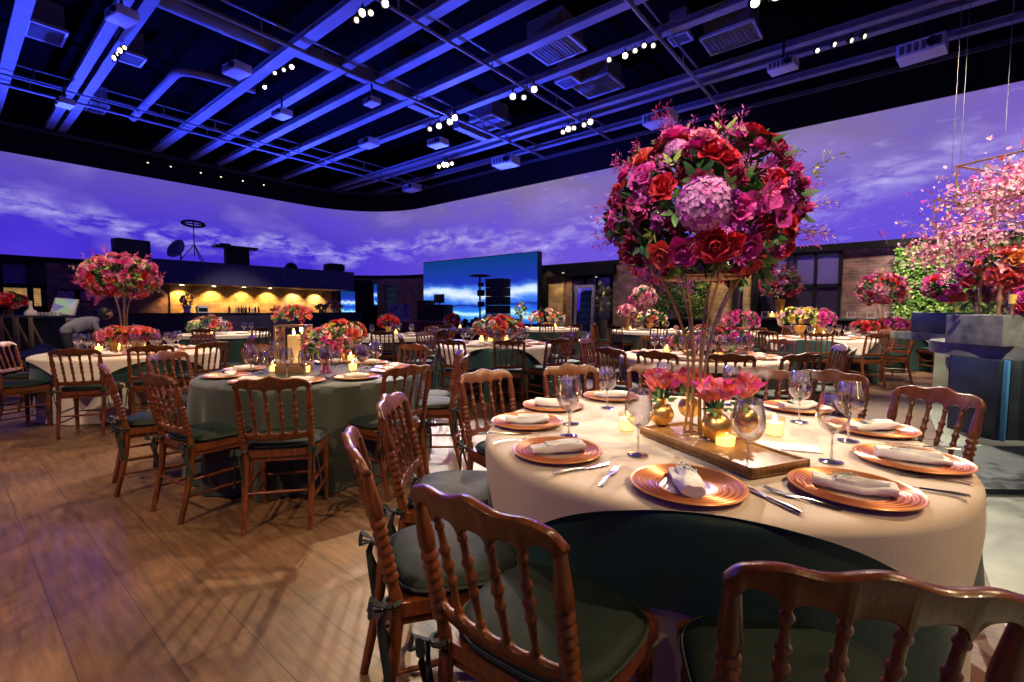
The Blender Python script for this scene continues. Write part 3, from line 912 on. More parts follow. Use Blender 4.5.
for key, tb in TB.items():
    SEATS[key] = []
    if key in CHAIRS:
        pos = [(X - tb.X, d - tb.d) for X, d in CHAIRS[key]]
    else:
        rr = 1.40 if key not in ('long', 'bowl') else 1.46
        pos = [(rr * cos(math.radians(a)), rr * sin(math.radians(a))) for a in ANG[key]]
    for i, (x, y) in enumerate(pos):
        ang = math.degrees(math.atan2(y, x)); rad = math.hypot(x, y)
        u = Vector((x, y)).normalized()
        # the backrest stands at rad; the seat centre is .235 nearer the table
        rs = rad - .285
        p = W(tb.X + u.x * rs, tb.d + u.y * rs)
        f3 = -(RT * u.x + FW * u.y)
        jit = math.radians({('main', 0): 2, ('main', 1): -4, ('main', 2): -6, ('lantern', 1): -14, ('lantern', 2): 10, ('main', 4): -8}.get((key, i), random.uniform(-7, 7) if key != 'main' else 0))
        f = Vector((f3.x * cos(jit) - f3.y * sin(jit), f3.x * sin(jit) + f3.y * cos(jit)))
        sec = tb.sector(ang, 'chair')
        lab = SPECIAL.get((key, i)) or 'wooden chair at %s, %s' % (tb.desc, sec)
        far = tb.d > 5.0 or (key == 'lantern' and i > 6)
        chair(p, f, lab, 'spindle-back chairs around ' + tb.desc, far, ties=not (tb.d > 8))
        SEATS[key].append((ang, sec, rad))

# ------------------------------------------------------------------ table cloths
def cloth(tb, name, label, mat, z, R, drop=None, square=None, rot=0., folds=14, amp=.03, off=0., nth=144, cap=9., flare=.07, floor_clear=.01, seed=0, cat='tablecloth'):
    mb = MB(); c = tb.c; th0 = math.radians(rot) + YAW
    rnd = random.Random(seed + hash(tb.key) % 1 + len(tb.key))
    ph = [rnd.uniform(0, 6.28) for _ in range(4)]
    nth = int(nth)
    def Lmax(a):
        if square:
            b = a - th0
            return min((square / 2) / max(abs(cos(b)), abs(sin(b))), R + cap)
        return R + drop
    nflat, nh = 6, 14
    vs = []
    for i in range(nth):
        a = 2 * PI * i / nth
        L = Lmax(a)
        for j in range(nflat + nh):
            if j < nflat: s_ = min(L, (R - .02)) * j / (nflat - 1)
            else: s_ = (R - .02) + max(0, L - (R - .02)) * ((j - nflat + 1) / nh) ** 1.15
            if s_ <= R - .02:
                r, zz = s_, z
            else:
                e = s_ - (R - .02)
                if e < .05:
                    q = e / .05 * PI / 2
                    r = R - .02 + (.03 + off) * sin(q); zz = z - .03 * (1 - cos(q))
                else:
                    h = e - .05
                    wv = sin(a * folds + ph[0] + .6 * sin(a * 3 + ph[1])) + .45 * sin(a * (folds * 1.7 // 1) + ph[2])
                    g = min(1., h / .45)
                    r = R + .01 + off + amp * g * wv + flare * min(1, h) * (1 if not square else .6)
                    zz = z - .03 - h
            zz = max(zz, floor_clear)
            vs.append((c.x + r * cos(a), c.y + r * sin(a), zz))
    n = nflat + nh; fs = []
    for i in range(nth):
        i2 = (i + 1) % nth
        for j in range(n - 1):
            fs.append((i * n + j, i2 * n + j, i2 * n + j + 1, i * n + j + 1))
    fs = [tuple(reversed(f)) for f in fs]
    mb.add(vs, fs, mat, True)
    o = mb.build(name)
    return tag(o, label, cat)
ZT_ = .755
tb = TB['main']
aim = math.degrees(math.atan2(-tb.d, -tb.X))     # direction from the table to the camera
cloth(tb, 'tablecloth', 'floor-length beige underlay cloth of the front table, showing below the dark overlay', M['beige_cloth'], ZT_ - .010, .875, .74, flare=.015, folds=16, amp=.012, nth=200)
cloth(tb, 'table_overlay', 'dark green velvet overlay hanging between the layers of the front table', M['green_cloth'], ZT_ - .005, .875, square=2.30, rot=aim, folds=11, amp=.022, off=.012, nth=220)
cloth(tb, 'table_overlay', 'beige linen top cloth of the front table with hanging corners', M['beige_cloth'], ZT_, .875, square=1.74, rot=aim + 3, folds=8, amp=.008, off=.03, nth=260, cap=.25)
cloth(TB['lantern'], 'tablecloth', 'floor-length sage green velvet cloth on the lantern table', M['sage_cloth'], ZT_, .9, .745, folds=15, amp=.035, nth=200)
def two(key, rot, l1, l2):
    cloth(TB[key], 'tablecloth', l1, M['beige_cloth'], ZT_ - .004, .9, .74, folds=14, amp=.015, flare=.02, nth=120)
    cloth(TB[key], 'table_overlay', l2, M['green_cloth'], ZT_ - .002, .9, square=2.1, rot=rot, folds=10, amp=.03, off=.03, nth=120)
def three(key, rot):
    d = TB[key].desc
    cloth(TB[key], 'tablecloth', 'floor-length green velvet cloth on ' + d, M['green_cloth'], ZT_ - .006, .9, .74, folds=14, amp=.03, nth=120)
    cloth(TB[key], 'table_overlay', 'square beige top cloth with hanging corners on ' + d, M['beige_cloth'], ZT_, .9, square=1.74, rot=math.degrees(math.atan2(-TB[key].d, -TB[key].X)) + rot, folds=10, amp=.015, off=.035, nth=120)
# tall table: beige long cloth, green middle overlay, beige top
d = TB['tall'].desc
cloth(TB['tall'], 'tablecloth', 'floor-length beige cloth on ' + d, M['beige_cloth'], ZT_ - .010, .9, .74, folds=14, amp=.015, flare=.02, nth=150)
cloth(TB['tall'], 'table_overlay', 'green velvet overlay hanging halfway down on ' + d, M['green_cloth'], ZT_ - .005, .9, square=2.15, rot=-80, folds=10, amp=.03, off=.03, nth=150)
cloth(TB['tall'], 'table_overlay', 'pale beige top cloth on ' + d, M['beige_cloth'], ZT_, .9, square=1.9, rot=-35, folds=8, amp=.01, off=.055, nth=150)
three('bowl', 4)
three('lime', -6)
three('hedge', 5)
for key, mt, nm in (('bar', 'green_cloth', 'green'), ('long', 'sage_cloth', 'dark sage'), ('ball', 'sage_cloth', 'dark sage'), ('mirror', 'green_cloth', 'dark green'), ('brick', 'sage_cloth', 'dark sage'), ('sofa', 'sage_cloth', 'sage'), ('stage', 'sage_cloth', 'sage')):
    cloth(TB[key], 'tablecloth', 'floor-length %s velvet cloth on %s' % (nm, TB[key].desc), M[mt], ZT_ - .006, .9, .74, folds=14, amp=.03, nth=110)
    if key in ('long', 'mirror', 'bar', 'ball', 'sofa', 'stage', 'brick'):
        cloth(TB[key], 'table_overlay', 'round beige top cloth on ' + TB[key].desc, M['beige_cloth'], ZT_, .9, .09, folds=10, amp=.008, off=.02, nth=110)

# ------------------------------------------------------------------ place settings
def charger_mesh(seg, rings):
    mb = MB()
    prof = [(0.0, .004), (.075, .004), (.080, .006)]
    mats = [M['amber_well']] * 2
    r0, r1 = .082, .160
    for k in range(rings):
        a = r0 + (r1 - r0) * k / rings; st_ = (r1 - r0) / rings
        zb = .006 + .012 * (k / rings) ** 1.2
        prof += [(a + st_ * .1, zb), (a + st_ * .5, zb + .0028), (a + st_ * .9, zb)]
        mats += [M['amber_d'], M['amber'], M['amber_d'] if k % 2 else M['amber']]
    prof += [(.166, .019), (.168, .017), (.165, .013), (.10, .002), (.0, .0)]
    mats += [M['amber']] * 5
    mb.lathe(prof, seg, mats=mats)
    me = mb.mesh('charger_plate'); return me
PL_HI = charger_mesh(80, 9); PL_LO = charger_mesh(28, 2)
def napkin_mesh(n, seed, L=.19, w=.062):
    rnd = random.Random(seed); mb = MB()
    def f(i, j):
        t = i / (n - 1); a = 2 * PI * j / 16
        x = (t - .5) * L
        ww = w * (.55 + .12 * sin(t * 3.2) + .16 * t) ; hh = .017 * (.85 + .25 * sin(t * 4 + seed))
        k = (abs(cos(a)) ** 2.6 + abs(sin(a)) ** 2.6) ** (-1 / 2.6)
        y = ww * .9 * cos(a) * k; z = hh * sin(a) * k + hh
        z += .0045 * noise.noise(Vector((x * 22, y * 45, seed))) + .003 * sin(y * 170 + x * 20)
        y += .006 * noise.noise(Vector((x * 26, 1, seed)))
        if i in (0, n - 1): y *= .96; z = hh + (z - hh) * .92
        return (x, y, max(.001, z))
    mb.grid(n, 17, f, M['white_cloth'])
    # folded end: a second, shorter layer over the first
    def g(i, j):
        t = i / 7; u = j / 7
        return ((t - .35) * L * .62, (u - .5) * w * 1.02 * (1 - .2 * t), .037 - .012 * abs(u - .5) * 2 - .022 * max(0, abs(u - .5) * 2 - .82) / .18 + .003 * sin(u * 11 + t * 5) )
    mb.grid(8, 8, g, M['white_cloth'])
    b = len(mb.v)
    for e in (0, n - 1):
        base = e * 17
        mb.f.append([base + k for k in range(16)] if e else [base + k for k in reversed(range(16))]); mb.m.append(0); mb.s.append(False)
    return mb.mesh('folded_napkin')
NAP = [napkin_mesh(22, s) for s in (1, 5, 9)]
mb = MB()
for k in range(9):
    a = -.5 + k * .12
    t = k / 8
    p = Vector((-.035 + .07 * t, .004 * sin(k), .004))
    side = 1 if k % 2 else -1
    q = p + Vector((.022 * cos(.6), side * .018, .004))
    mid = (p + q) / 2; nrm = Vector((q - p)).cross(Vector((0, 0, 1))).normalized() * .004
    mb.add([p, mid + nrm, q, mid - nrm], [(0, 1, 2, 3)], M['leaf_dark'], False)
mb.tube([(-.04, 0, .002), (0, .002, .005), (.04, 0, .003)], .0012, 5, M['leaf_dark'])
SPRIG = mb.mesh('herb_sprig')

def glass_mesh(seg, h=.245, rb=.052, hi=True):
    mb = MB(); k = h / .245
    prof_out = [(.0, .002), (.037, .0015), (.038, .003), (.02, .006), (.006, .011), (.0042, .03), (.0038, .07), (.0045, .095), (.012, .106), (.032, .118), (.046, .138), (rb, .160), (.0505, .180), (.045, .212), (.0385, .245)]
    prof_in = [(.0373, .245), (.0438, .212), (.0492, .180), (rb - .0012, .160), (.0448, .1385), (.031, .1195), (.010, .108), (.0, .106)]
    if not hi:
        prof_out = prof_out[:3] + prof_out[4:6] + prof_out[7:9] + prof_out[10:12] + prof_out[13:]
        prof_in = [prof_in[0], prof_in[3], prof_in[5], prof_in[7]]
    P_ = [(r, z * k) for r, z in prof_out + prof_in]
    mb.lathe(P_, seg, mats=[M['glass_foot'] if (i < len(prof_out) and P_[i + 1][1] < .108 * k) else M['glass'] for i in range(len(P_) - 1)])
    return mb.mesh('wine_glass')
GL_HI, GL_HI2, GL_LO = glass_mesh(40), glass_mesh(40, .225, .049), glass_mesh(14, hi=False)
def wide_tumbler():
    mb = MB()
    mb.lathe([(0, .0), (.03, 0), (.034, .004), (.041, .10), (.0395, .10), (.0325, .008), (0, .008)], 32, M['glass'], cap=False)
    return mb.mesh('tumbler')
# cutlery
def fork_mesh():
    mb = MB()
    def f(i, j):
        t = i / 13; u = j / 2 - .5
        y = -.10 + .135 * t
        w = .0045 + .0035 * (1 - t) * (t < .4) + .011 * max(0, (t - .72) / .28) ** 1.2
        return (u * 2 * w, y, .003 + .007 * sin(t * PI) ** 1.0 - .002 * abs(u))
    mb.grid(14, 3, f, M['silver'])
    for k in range(4):
        x = (-1.5 + k) * .0062
        mb.tube([(x * 1.0, .032, .004), (x, .055, .0035), (x, .078, .006), (x, .098, .011)], [.0022, .002, .0018, .0008], 6, M['silver'])
    mb.box((0, .034, .0038), (.023, .010, .002), M['silver'], bev=.0008)
    return mb.mesh('dinner_fork')
def knife_mesh():
    mb = MB()
    mb.tube([(0, -.115, .005), (0, -.09, .006), (0, -.03, .005), (0, -.005, .004)], [.007, .0085, .006, .005], 10, M['silver'], flat=.6)
    vs = []; n = 10
    for i in range(n):
        t = i / (n - 1); y = -.005 + .125 * t
        w = .006 + .005 * sin(min(1, t * 1.1) * PI * .8)
        if i == n - 1: w = .001
        vs += [(-.005, y, .003), (-.005, y, .0045), (-.005 + 2 * w, y, .0035)]
    fs = []
    for i in range(n - 1):
        for k in range(3):
            k2 = (k + 1) % 3
            fs.append((i * 3 + k, (i + 1) * 3 + k, (i + 1) * 3 + k2, i * 3 + k2))
    fs += [(0, 1, 2), ((n - 1) * 3 + 2, (n - 1) * 3 + 1, (n - 1) * 3)]
    mb.add(vs, fs, M['silver'], False)
    return mb.mesh('dinner_knife')
FORK, KNIFE = fork_mesh(), knife_mesh()

def put(name, me, p, rz, label, cat, group=None, scale=None):
    o = mesh_obj(name, me, None, (p[0], p[1], p[2]), (0, 0, rz), scale)
    return tag(o, label, cat, group)
ZS = ZT_ + .002
# -- front table, set where the photo shows each piece
tb = TB['main']
cen = tb.c
# (px, py of the plate centre, label, napkin turn, napkin shift)
mp_ = [(687, 484, 'amber ribbed charger plate, the one straight before the viewer on the front table', 80),
       (557, 450, 'amber ribbed charger plate beside two cutlery pieces, second from the viewer', 12),
       (527, 421, 'amber ribbed charger plate under a flat napkin by the orange chair', 5),
       (553, 405, 'violet-lit charger plate at the front table near the overlapping wine glasses', -12),
       (611, 396, 'violet-lit charger plate at the far edge of the front table by a single wine glass', -15),
       (853, 488, 'orange charger plate with herb-topped napkin at the viewer side corner of the front table', -30),
       (911, 459, 'orange charger plate with herb-topped napkin nearest the pedestals on the front table', -24),
       (872, 428, 'orange charger plate on the front table below the violet-cornered chair', 8),
       (797, 407, 'pinkish charger plate behind the menu card on the far side of the front table', 10)]
for k, (px, py, lab, nr) in enumerate(mp_):
    p = at_z(px, py, ZS + .012); p.z = ZS
    put('charger_plate', PL_HI, p, 0, lab, 'plate', 'charger plates on the front table')
    a = YAW + math.radians(nr)
    n = put('folded_napkin', NAP[k % 3], (p.x, p.y, ZS + .008), a, 'folded white linen napkin on the ' + lab.split(',')[0].replace('amber ribbed ', 'amber ') [:60], 'napkin', 'napkins on the front table', 1.05)
    n['label'] = 'folded white napkin ' + ['across the plate straight before the viewer', 'on the plate with cutlery at the front table edge', 'lying flat on the plate by the orange chair',
        'on the violet plate by the overlapping wine glasses', 'on the violet plate by the single far wine glass', 'with herb sprig on the viewer side orange plate',
        'with herb sprig on the orange plate closest to the pedestals', 'with herb sprig on the plate below the violet-cornered chair', 'with herb sprig on the plate behind the menu card'][k]
    if k in (0, 5, 6, 7, 8):
        mesh_obj('herb_sprig', SPRIG, n, (-.03 if k else .03, -.008, .036), (0, 0, .4), .95)
def cut(me, nm, px, py, deg, lab):
    p = at_z(px, py, ZS)
    put(nm, me, p, YAW + math.radians(deg), lab, nm.split('_')[1], 'cutlery on the front table')
cut(KNIFE, 'dinner_knife', 582, 469, -62, 'steel knife between the two viewer side plates, closer to the cutlery plate')
cut(FORK, 'dinner_fork', 610, 476, -28, 'steel fork beside the plate straight before the viewer, pointing at the wine glass')
cut(KNIFE, 'dinner_knife', 766, 498, 18, 'steel knife with violet-lit blade between the front plate and the orange corner plate')
cut(FORK, 'dinner_fork', 800, 499, 42, 'steel fork along the viewer side of the orange corner plate')
cut(KNIFE, 'dinner_knife', 917, 489, 55, 'steel knife lying between the two orange plates')
cut(FORK, 'dinner_fork', 930, 478, 62, 'steel fork lying just beyond the knife between the two orange plates')
cut(KNIFE, 'dinner_knife', 921, 447, 66, 'steel knife at the table edge under the violet-cornered chair')
cut(FORK, 'dinner_fork', 912, 440, 68, 'steel fork at the table edge under the violet-cornered chair')
cut(KNIFE, 'dinner_knife', 505, 434, -84, 'steel knife at the far table edge beside the orange chair')
cut(FORK, 'dinner_fork', 517, 441, -70, 'steel fork beside the plate with the flat napkin')
for px, py, me, lab in [(638, 455, GL_HI, 'large wine glass standing before the gold vases, beside a votive candle'), (747, 473, GL_HI, 'large wine glass closest to the viewer, behind the front plate'),
                        (569, 436, GL_HI, 'taller wine glass of the overlapping two by the orange chair'), (571, 424, GL_HI2, 'shorter wine glass of the overlapping two by the orange chair'),
                        (607, 408, GL_HI2, 'single wine glass at the far violet-lit plate'), (664, 405, GL_HI, 'wine glass behind the coral flowers, on the bar side of the gold stand'),
                        (731, 405, GL_HI2, 'wine glass behind the coral flowers, on the hedge side of the gold stand'), (799, 422, GL_HI, 'wine glass standing behind the menu card'),
                        (831, 462, GL_HI, 'wine glass closest to the orange corner plate'), (848, 441, GL_HI, 'wine glass between the two orange plates, overlapped by another')]:
    p = at_z(px, py, ZS)
    put('wine_glass', me, p, 0, lab, 'glass', 'wine glasses on the front table')

def settings(key, glasses=2, far=False, skip=()):
    tb = TB[key]
    for i, (ang, sec, rad) in enumerate(SEATS[key]):
        if i in skip: continue
        p = tb.pt(ang, .66, ZS)
        put('charger_plate', PL_LO if far else PL_HI, p, 0, 'amber charger plate on %s, %s' % (tb.desc, sec), 'plate', 'charger plates on ' + tb.desc)
        a = math.atan2((tb.c - p).y, (tb.c - p).x) + random.uniform(-.5, .5) + PI / 2
        put('folded_napkin', NAP[i % 3], (p.x, p.y, ZS + .008), a, 'folded white napkin on %s, %s' % (tb.desc, sec), 'napkin', 'napkins on ' + tb.desc)
        for g in range(glasses):
            q = tb.pt(ang + 17 + 12 * g, .52 - .09 * g, ZS)
            put('wine_glass', (GL_LO if far else (GL_HI if g == 0 else GL_HI2)), q, 0, '%s wine glass on %s, %s' % (['outer', 'inner'][g], tb.desc, sec), 'glass', 'wine glasses on ' + tb.desc, .92 if g else 1.)
settings('lantern', 2)
settings('tall', 2, True)
settings('bowl', 2, True)
settings('long', 2, True)
for k in ('lime', 'hedge', 'bar', 'ball', 'mirror', 'brick', 'sofa', 'stage'): settings(k, 1, True)
# ------------------------------------------------------------------ blooms
FL = {}
def petal(mb, base, direction, up, L, Wd, curl, mat, nu=4, nv=3, cup=.3, tip=.0):
    """curved petal starting at base, growing along direction, bending towards up"""
    d = Vector(direction).normalized(); u = Vector(up).normalized(); sd = d.cross(u).normalized()
    def f(i, j):
        t = i / (nu - 1); q = (j / (nv - 1) - .5) * 2
        w = Wd * (sin(PI * min(1, .15 + t * .8)) ** .7) * (1 - tip * t)
        return Vector(base) + d * (L * t * (1 - .25 * curl * t)) + u * (L * curl * t * t) + sd * (w * q * .5) + u * (cup * w * q * q * .5)
    mb.grid(nu, nv, f, mat)
def rose(mat, mat2=None, n=3):
    mb = MB(); rnd = random.Random(3)
    for ring, (r, tilt, L, k) in enumerate([(.004, .1, .026, 3), (.008, .35, .030, 5), (.010, .8, .034, 5), (.012, 1.25, .036, 6)][:n + 1]):
        for i in range(k):
            a = 2 * PI * i / k + ring * .7 + rnd.uniform(-.15, .15)
            o = Vector((cos(a), sin(a), 0))
            d = o * sin(tilt) + Vector((0, 0, cos(tilt)))
            petal(mb, o * r + Vector((0, 0, .008 if ring else .012)), d, (Vector((0, 0, 1)) * sin(tilt) - o * cos(tilt)) , L, .034 + .004 * ring, .35 - .12 * ring, mat if ring != 1 or not mat2 else mat2, cup=.5)
    return mb.mesh('rose')
def carnation(mat):
    mb = MB(); rnd = random.Random(5)
    for i in range(26):
        th = rnd.uniform(0, 2 * PI); ph = rnd.uniform(.1, 1.45)
        o = Vector((cos(th) * sin(ph), sin(th) * sin(ph), cos(ph)))
        petal(mb, o * .006, o, Vector((0, 0, 1)).cross(o).cross(o) * -1 + Vector((rnd.uniform(-.3, .3), 0, .01)), .028, .018, rnd.uniform(-.2, .35), mat, 3, 3, cup=.6)
    return mb.mesh('carnation')
def hydrangea(mat, mat2):
    mb = MB(); n = 90
    for i in range(n):
        z = 1 - 1.5 * (i + .5) / n; th = i * 2.39996
        r = math.sqrt(max(0, 1 - z * z)); o = Vector((r * cos(th), r * sin(th), z))
        c = Vector((o.x, o.y, o.z * .8)) * .062
        a = o.orthogonal().normalized(); b = o.cross(a)
        m = mat if (i * 7) % 5 else mat2
        w = .0105
        s0 = i * 1.3
        for k in range(4):
            e = a * cos(s0 + k * PI / 2) + b * sin(s0 + k * PI / 2); f = o.cross(e)
            mb.add([c, c + e * w * .75 + f * w * .6 + o * .002, c + e * w * 1.5 + o * .0035, c + e * w * .75 - f * w * .6 + o * .002], [(0, 1, 2, 3)], m, False)
    mb.sphere((0, 0, 0), (.052, .052, .044), mat, 8, 5)
    return mb.mesh('hydrangea')
def orchid(mat, mat2):
    mb = MB()
    for k, (a, L, w) in enumerate([(90, .036, .026), (210, .034, .024), (330, .034, .024), (20, .040, .044), (160, .040, .044)]):
        a = math.radians(a); o = Vector((cos(a), sin(a), .15))
        petal(mb, (0, 0, .004), o, (0, 0, 1), L, w, .12, mat, 4, 3, cup=.1)
    petal(mb, (0, -.002, .006), (0, -.6, .8), (0, 0, 1), .02, .018, .2, mat2, 3, 3)
    return mb.mesh('orchid')
def tulip(mat, mat2):
    mb = MB()
    for k in range(6):
        a = 2 * PI * k / 6; o = Vector((cos(a), sin(a), 0)); inner = k % 2
        petal(mb, o * .007, o * (.55 if inner else .75) + Vector((0, 0, 1)), -o + Vector((0, 0, .2)), .052, .040, .22 if inner else .1, mat2 if inner else mat, 6, 5, cup=.8, tip=.2)
    mb.tube([(0, 0, -.05), (.002, 0, 0.004)], .003, 5, M['leaf'])
    return mb.mesh('tulip')
def lily(mat, mat2):
    mb = MB()
    for k in range(6):
        a = 2 * PI * k / 6; o = Vector((cos(a), sin(a), .55))
        petal(mb, (0, 0, 0), o, (-cos(a) * .5, -sin(a) * .5, -1), .045, .018, .25, mat if k % 2 else mat2, 4, 3, cup=.4, tip=.5)
    return mb.mesh('alstroemeria')
def sprig(mat, n=9, L=.13):
    mb = MB(); rnd = random.Random(11)
    mb.tube([(0, 0, -.04), (.004, 0, L * .5), (-.004, .006, L)], [.0018, .0015, .0008], 4, M['twig'])
    for i in range(n * 3):
        t = rnd.uniform(.25, 1.); a = rnd.uniform(0, 6.28); e = Vector((cos(a), sin(a), .6)) * rnd.uniform(.012, .03) * (1.15 - t * .6)
        c = Vector((0, 0, L * t)) + e
        d = e.normalized()
        petal(mb, c, d, (0, 0, 1), .018, .009, .15, mat, 3, 3, tip=.5)
        mb.add([Vector((0, 0, L * t)), c, c + Vector((.001, 0, 0))], [(0, 1, 2)], mat, False)
    return mb.mesh('filler_spray')
def leafcluster(mat, n=5, L=.07):
    mb = MB(); rnd = random.Random(2)
    for i in range(n):
        a = 2 * PI * i / n + rnd.uniform(-.3, .3); e = Vector((cos(a), sin(a), rnd.uniform(.3, 1.3)))
        petal(mb, e * .01, e, (-cos(a) * .4, -sin(a) * .4, -1), L * rnd.uniform(.7, 1.15), L * .42, .18, mat, 5, 3, cup=.35, tip=.45)
    return mb.mesh('leaf_sprig')
BL = {
 'rose_c': ('rose', rose(M['crimson'])), 'rose_w': ('rose', rose(M['dkred'])), 'rose_m': ('rose', rose(M['magenta'])), 'rose_p': ('rose', rose(M['pink'])), 'rose_b': ('rose', rose(M['blush'])),
 'rose_co': ('rose', rose(M['coral'])), 'rose_o': ('rose', rose(M['orange'])), 'rose_cr': ('rose', rose(M['cream'])), 'rose_y': ('rose', rose(M['yellow'])),
 'carn_c': ('carnation', carnation(M['crimson'])), 'carn_m': ('carnation', carnation(M['magenta'])), 'carn_p': ('carnation', carnation(M['pink'])), 'carn_w': ('carnation', carnation(M['dkred'])), 'carn_pu': ('carnation', carnation(M['purple'])),
 'hyd_l': ('hydrangea', hydrangea(M['lilac'], M['purple'])), 'hyd_p': ('hydrangea', hydrangea(M['pink'], M['blush'])),
 'orch': ('orchid', orchid(M['magenta'], M['purple'])), 'orch_p': ('orchid', orchid(M['pink'], M['yellow'])),
 'tul': ('tulip', tulip(M['coral'], M['pink'])), 'tul_c': ('tulip', tulip(M['magenta'], M['coral'])),
 'lily_p': ('alstroemeria', lily(M['pink'], M['cream'])), 'lily_c': ('alstroemeria', lily(M['coral'], M['blush'])), 'lily_y': ('alstroemeria', lily(M['leaf_lime'], M['yellow'])),
 'spr_m': ('filler_spray', sprig(M['magenta'])), 'spr_pu': ('filler_spray', sprig(M['purple'])), 'spr_w': ('filler_spray', sprig(M['dkred'])), 'spr_b': ('filler_spray', sprig(M['blush'])), 'spr_g': ('filler_spray', sprig(M['leaf_lime'], 6)),
 'leaf': ('leaf_sprig', leafcluster(M['leaf'])), 'leaf_d': ('leaf_sprig', leafcluster(M['leaf_dark'])), 'leaf_l': ('leaf_sprig', leafcluster(M['leaf_lime'])),
}
def core_mesh(rx, rz, n, seed, mats, size=.07, low=-1.0):
    """leafy inside of a bouquet"""
    mb = MB(); rnd = random.Random(seed)
    for i in range(n):
        while True:
            o = Vector((rnd.gauss(0, 1), rnd.gauss(0, 1), rnd.gauss(0, 1))).normalized()
            if o.z > low: break
        k = rnd.uniform(.55, .93); c = Vector((o.x * rx, o.y * rx, o.z * rz)) * k
        d = (o + Vector((rnd.uniform(-.7, .7), rnd.uniform(-.7, .7), rnd.uniform(-.7, .7)))).normalized()
        petal(mb, c, d, o.orthogonal(), size * rnd.uniform(.6, 1.2), size * .45, rnd.uniform(0, .3), mats[i % len(mats)], 3, 3, tip=.4)
    return mb.mesh('foliage')
def arrangement(label, c, rx, rz, n, palette, size, group=None, low=-.75, seed=0, name='flower_arrangement', extra=(), cat='flowers', corescale=1.):
    """c is the middle of the bouquet; palette: list of (bloom key, weight, scale)"""
    rnd = random.Random(seed)
    r = empty(name, (c[0], c[1], c[2] - rz), 0, label, cat, group)
    core = core_mesh(rx * corescale, rz * corescale, max(40, int(n * 3)), seed, [M['leaf'], M['leaf_dark'], M['leaf_dark'], M['leaf']], size * 1.4, low)
    f = mesh_obj('foliage', core, r, (0, 0, rz)); f['kind'] = 'stuff'
    keys = [k for k, w, s in palette]; ws = [w for k, w, s in palette]; sc = {k: s for k, w, s in palette}
    for i in range(n):
        z = 1 - (1 - low) * (i + .5) / n; th = i * 2.39996 + rnd.uniform(-.25, .25)
        q = math.sqrt(max(0, 1 - z * z)); o = Vector((q * cos(th), q * sin(th), z))
        k = rnd.choices(keys, ws)[0]; nm, me = BL[k]
        rad = rnd.uniform(.90, 1.04)
        p = Vector((o.x * rx, o.y * rx, o.z * rz)) * rad
        nrm = Vector((o.x / rx, o.y / rx, o.z / rz)).normalized()
        nrm = (nrm + Vector((rnd.uniform(-.25, .25), rnd.uniform(-.25, .25), rnd.uniform(-.15, .3)))).normalized()
        qt = Vector((0, 0, 1)).rotation_difference(nrm)
        e = (qt @ Matrix.Rotation(rnd.uniform(0, 6.28), 3, 'Z').to_quaternion() if False else qt).to_euler()
        b = mesh_obj(nm, me, r, (p.x, p.y, p.z + rz), e, size / .05 * sc[k] * rnd.uniform(.85, 1.15))
    for k, dirn, rad, s_ in extra:
        o = Vector(dirn).normalized(); nm, me = BL[k]
        p = Vector((o.x * rx, o.y * rx, o.z * rz)) * rad
        mesh_obj(nm, me, r, (p.x, p.y, p.z + rz), Vector((0, 0, 1)).rotation_difference(o).to_euler(), size / .05 * s_)
    return r
def camdir(x, d, z):   # direction in the camera frame
    return RT * x + FW * d + Vector((0, 0, z))

def camdir2(x, d, z):   # direction in a frame that looks straight at the centrepiece
    return (RT * .934 - FW * .356) * x + (RT * .356 + FW * .934) * d + Vector((0, 0, z))
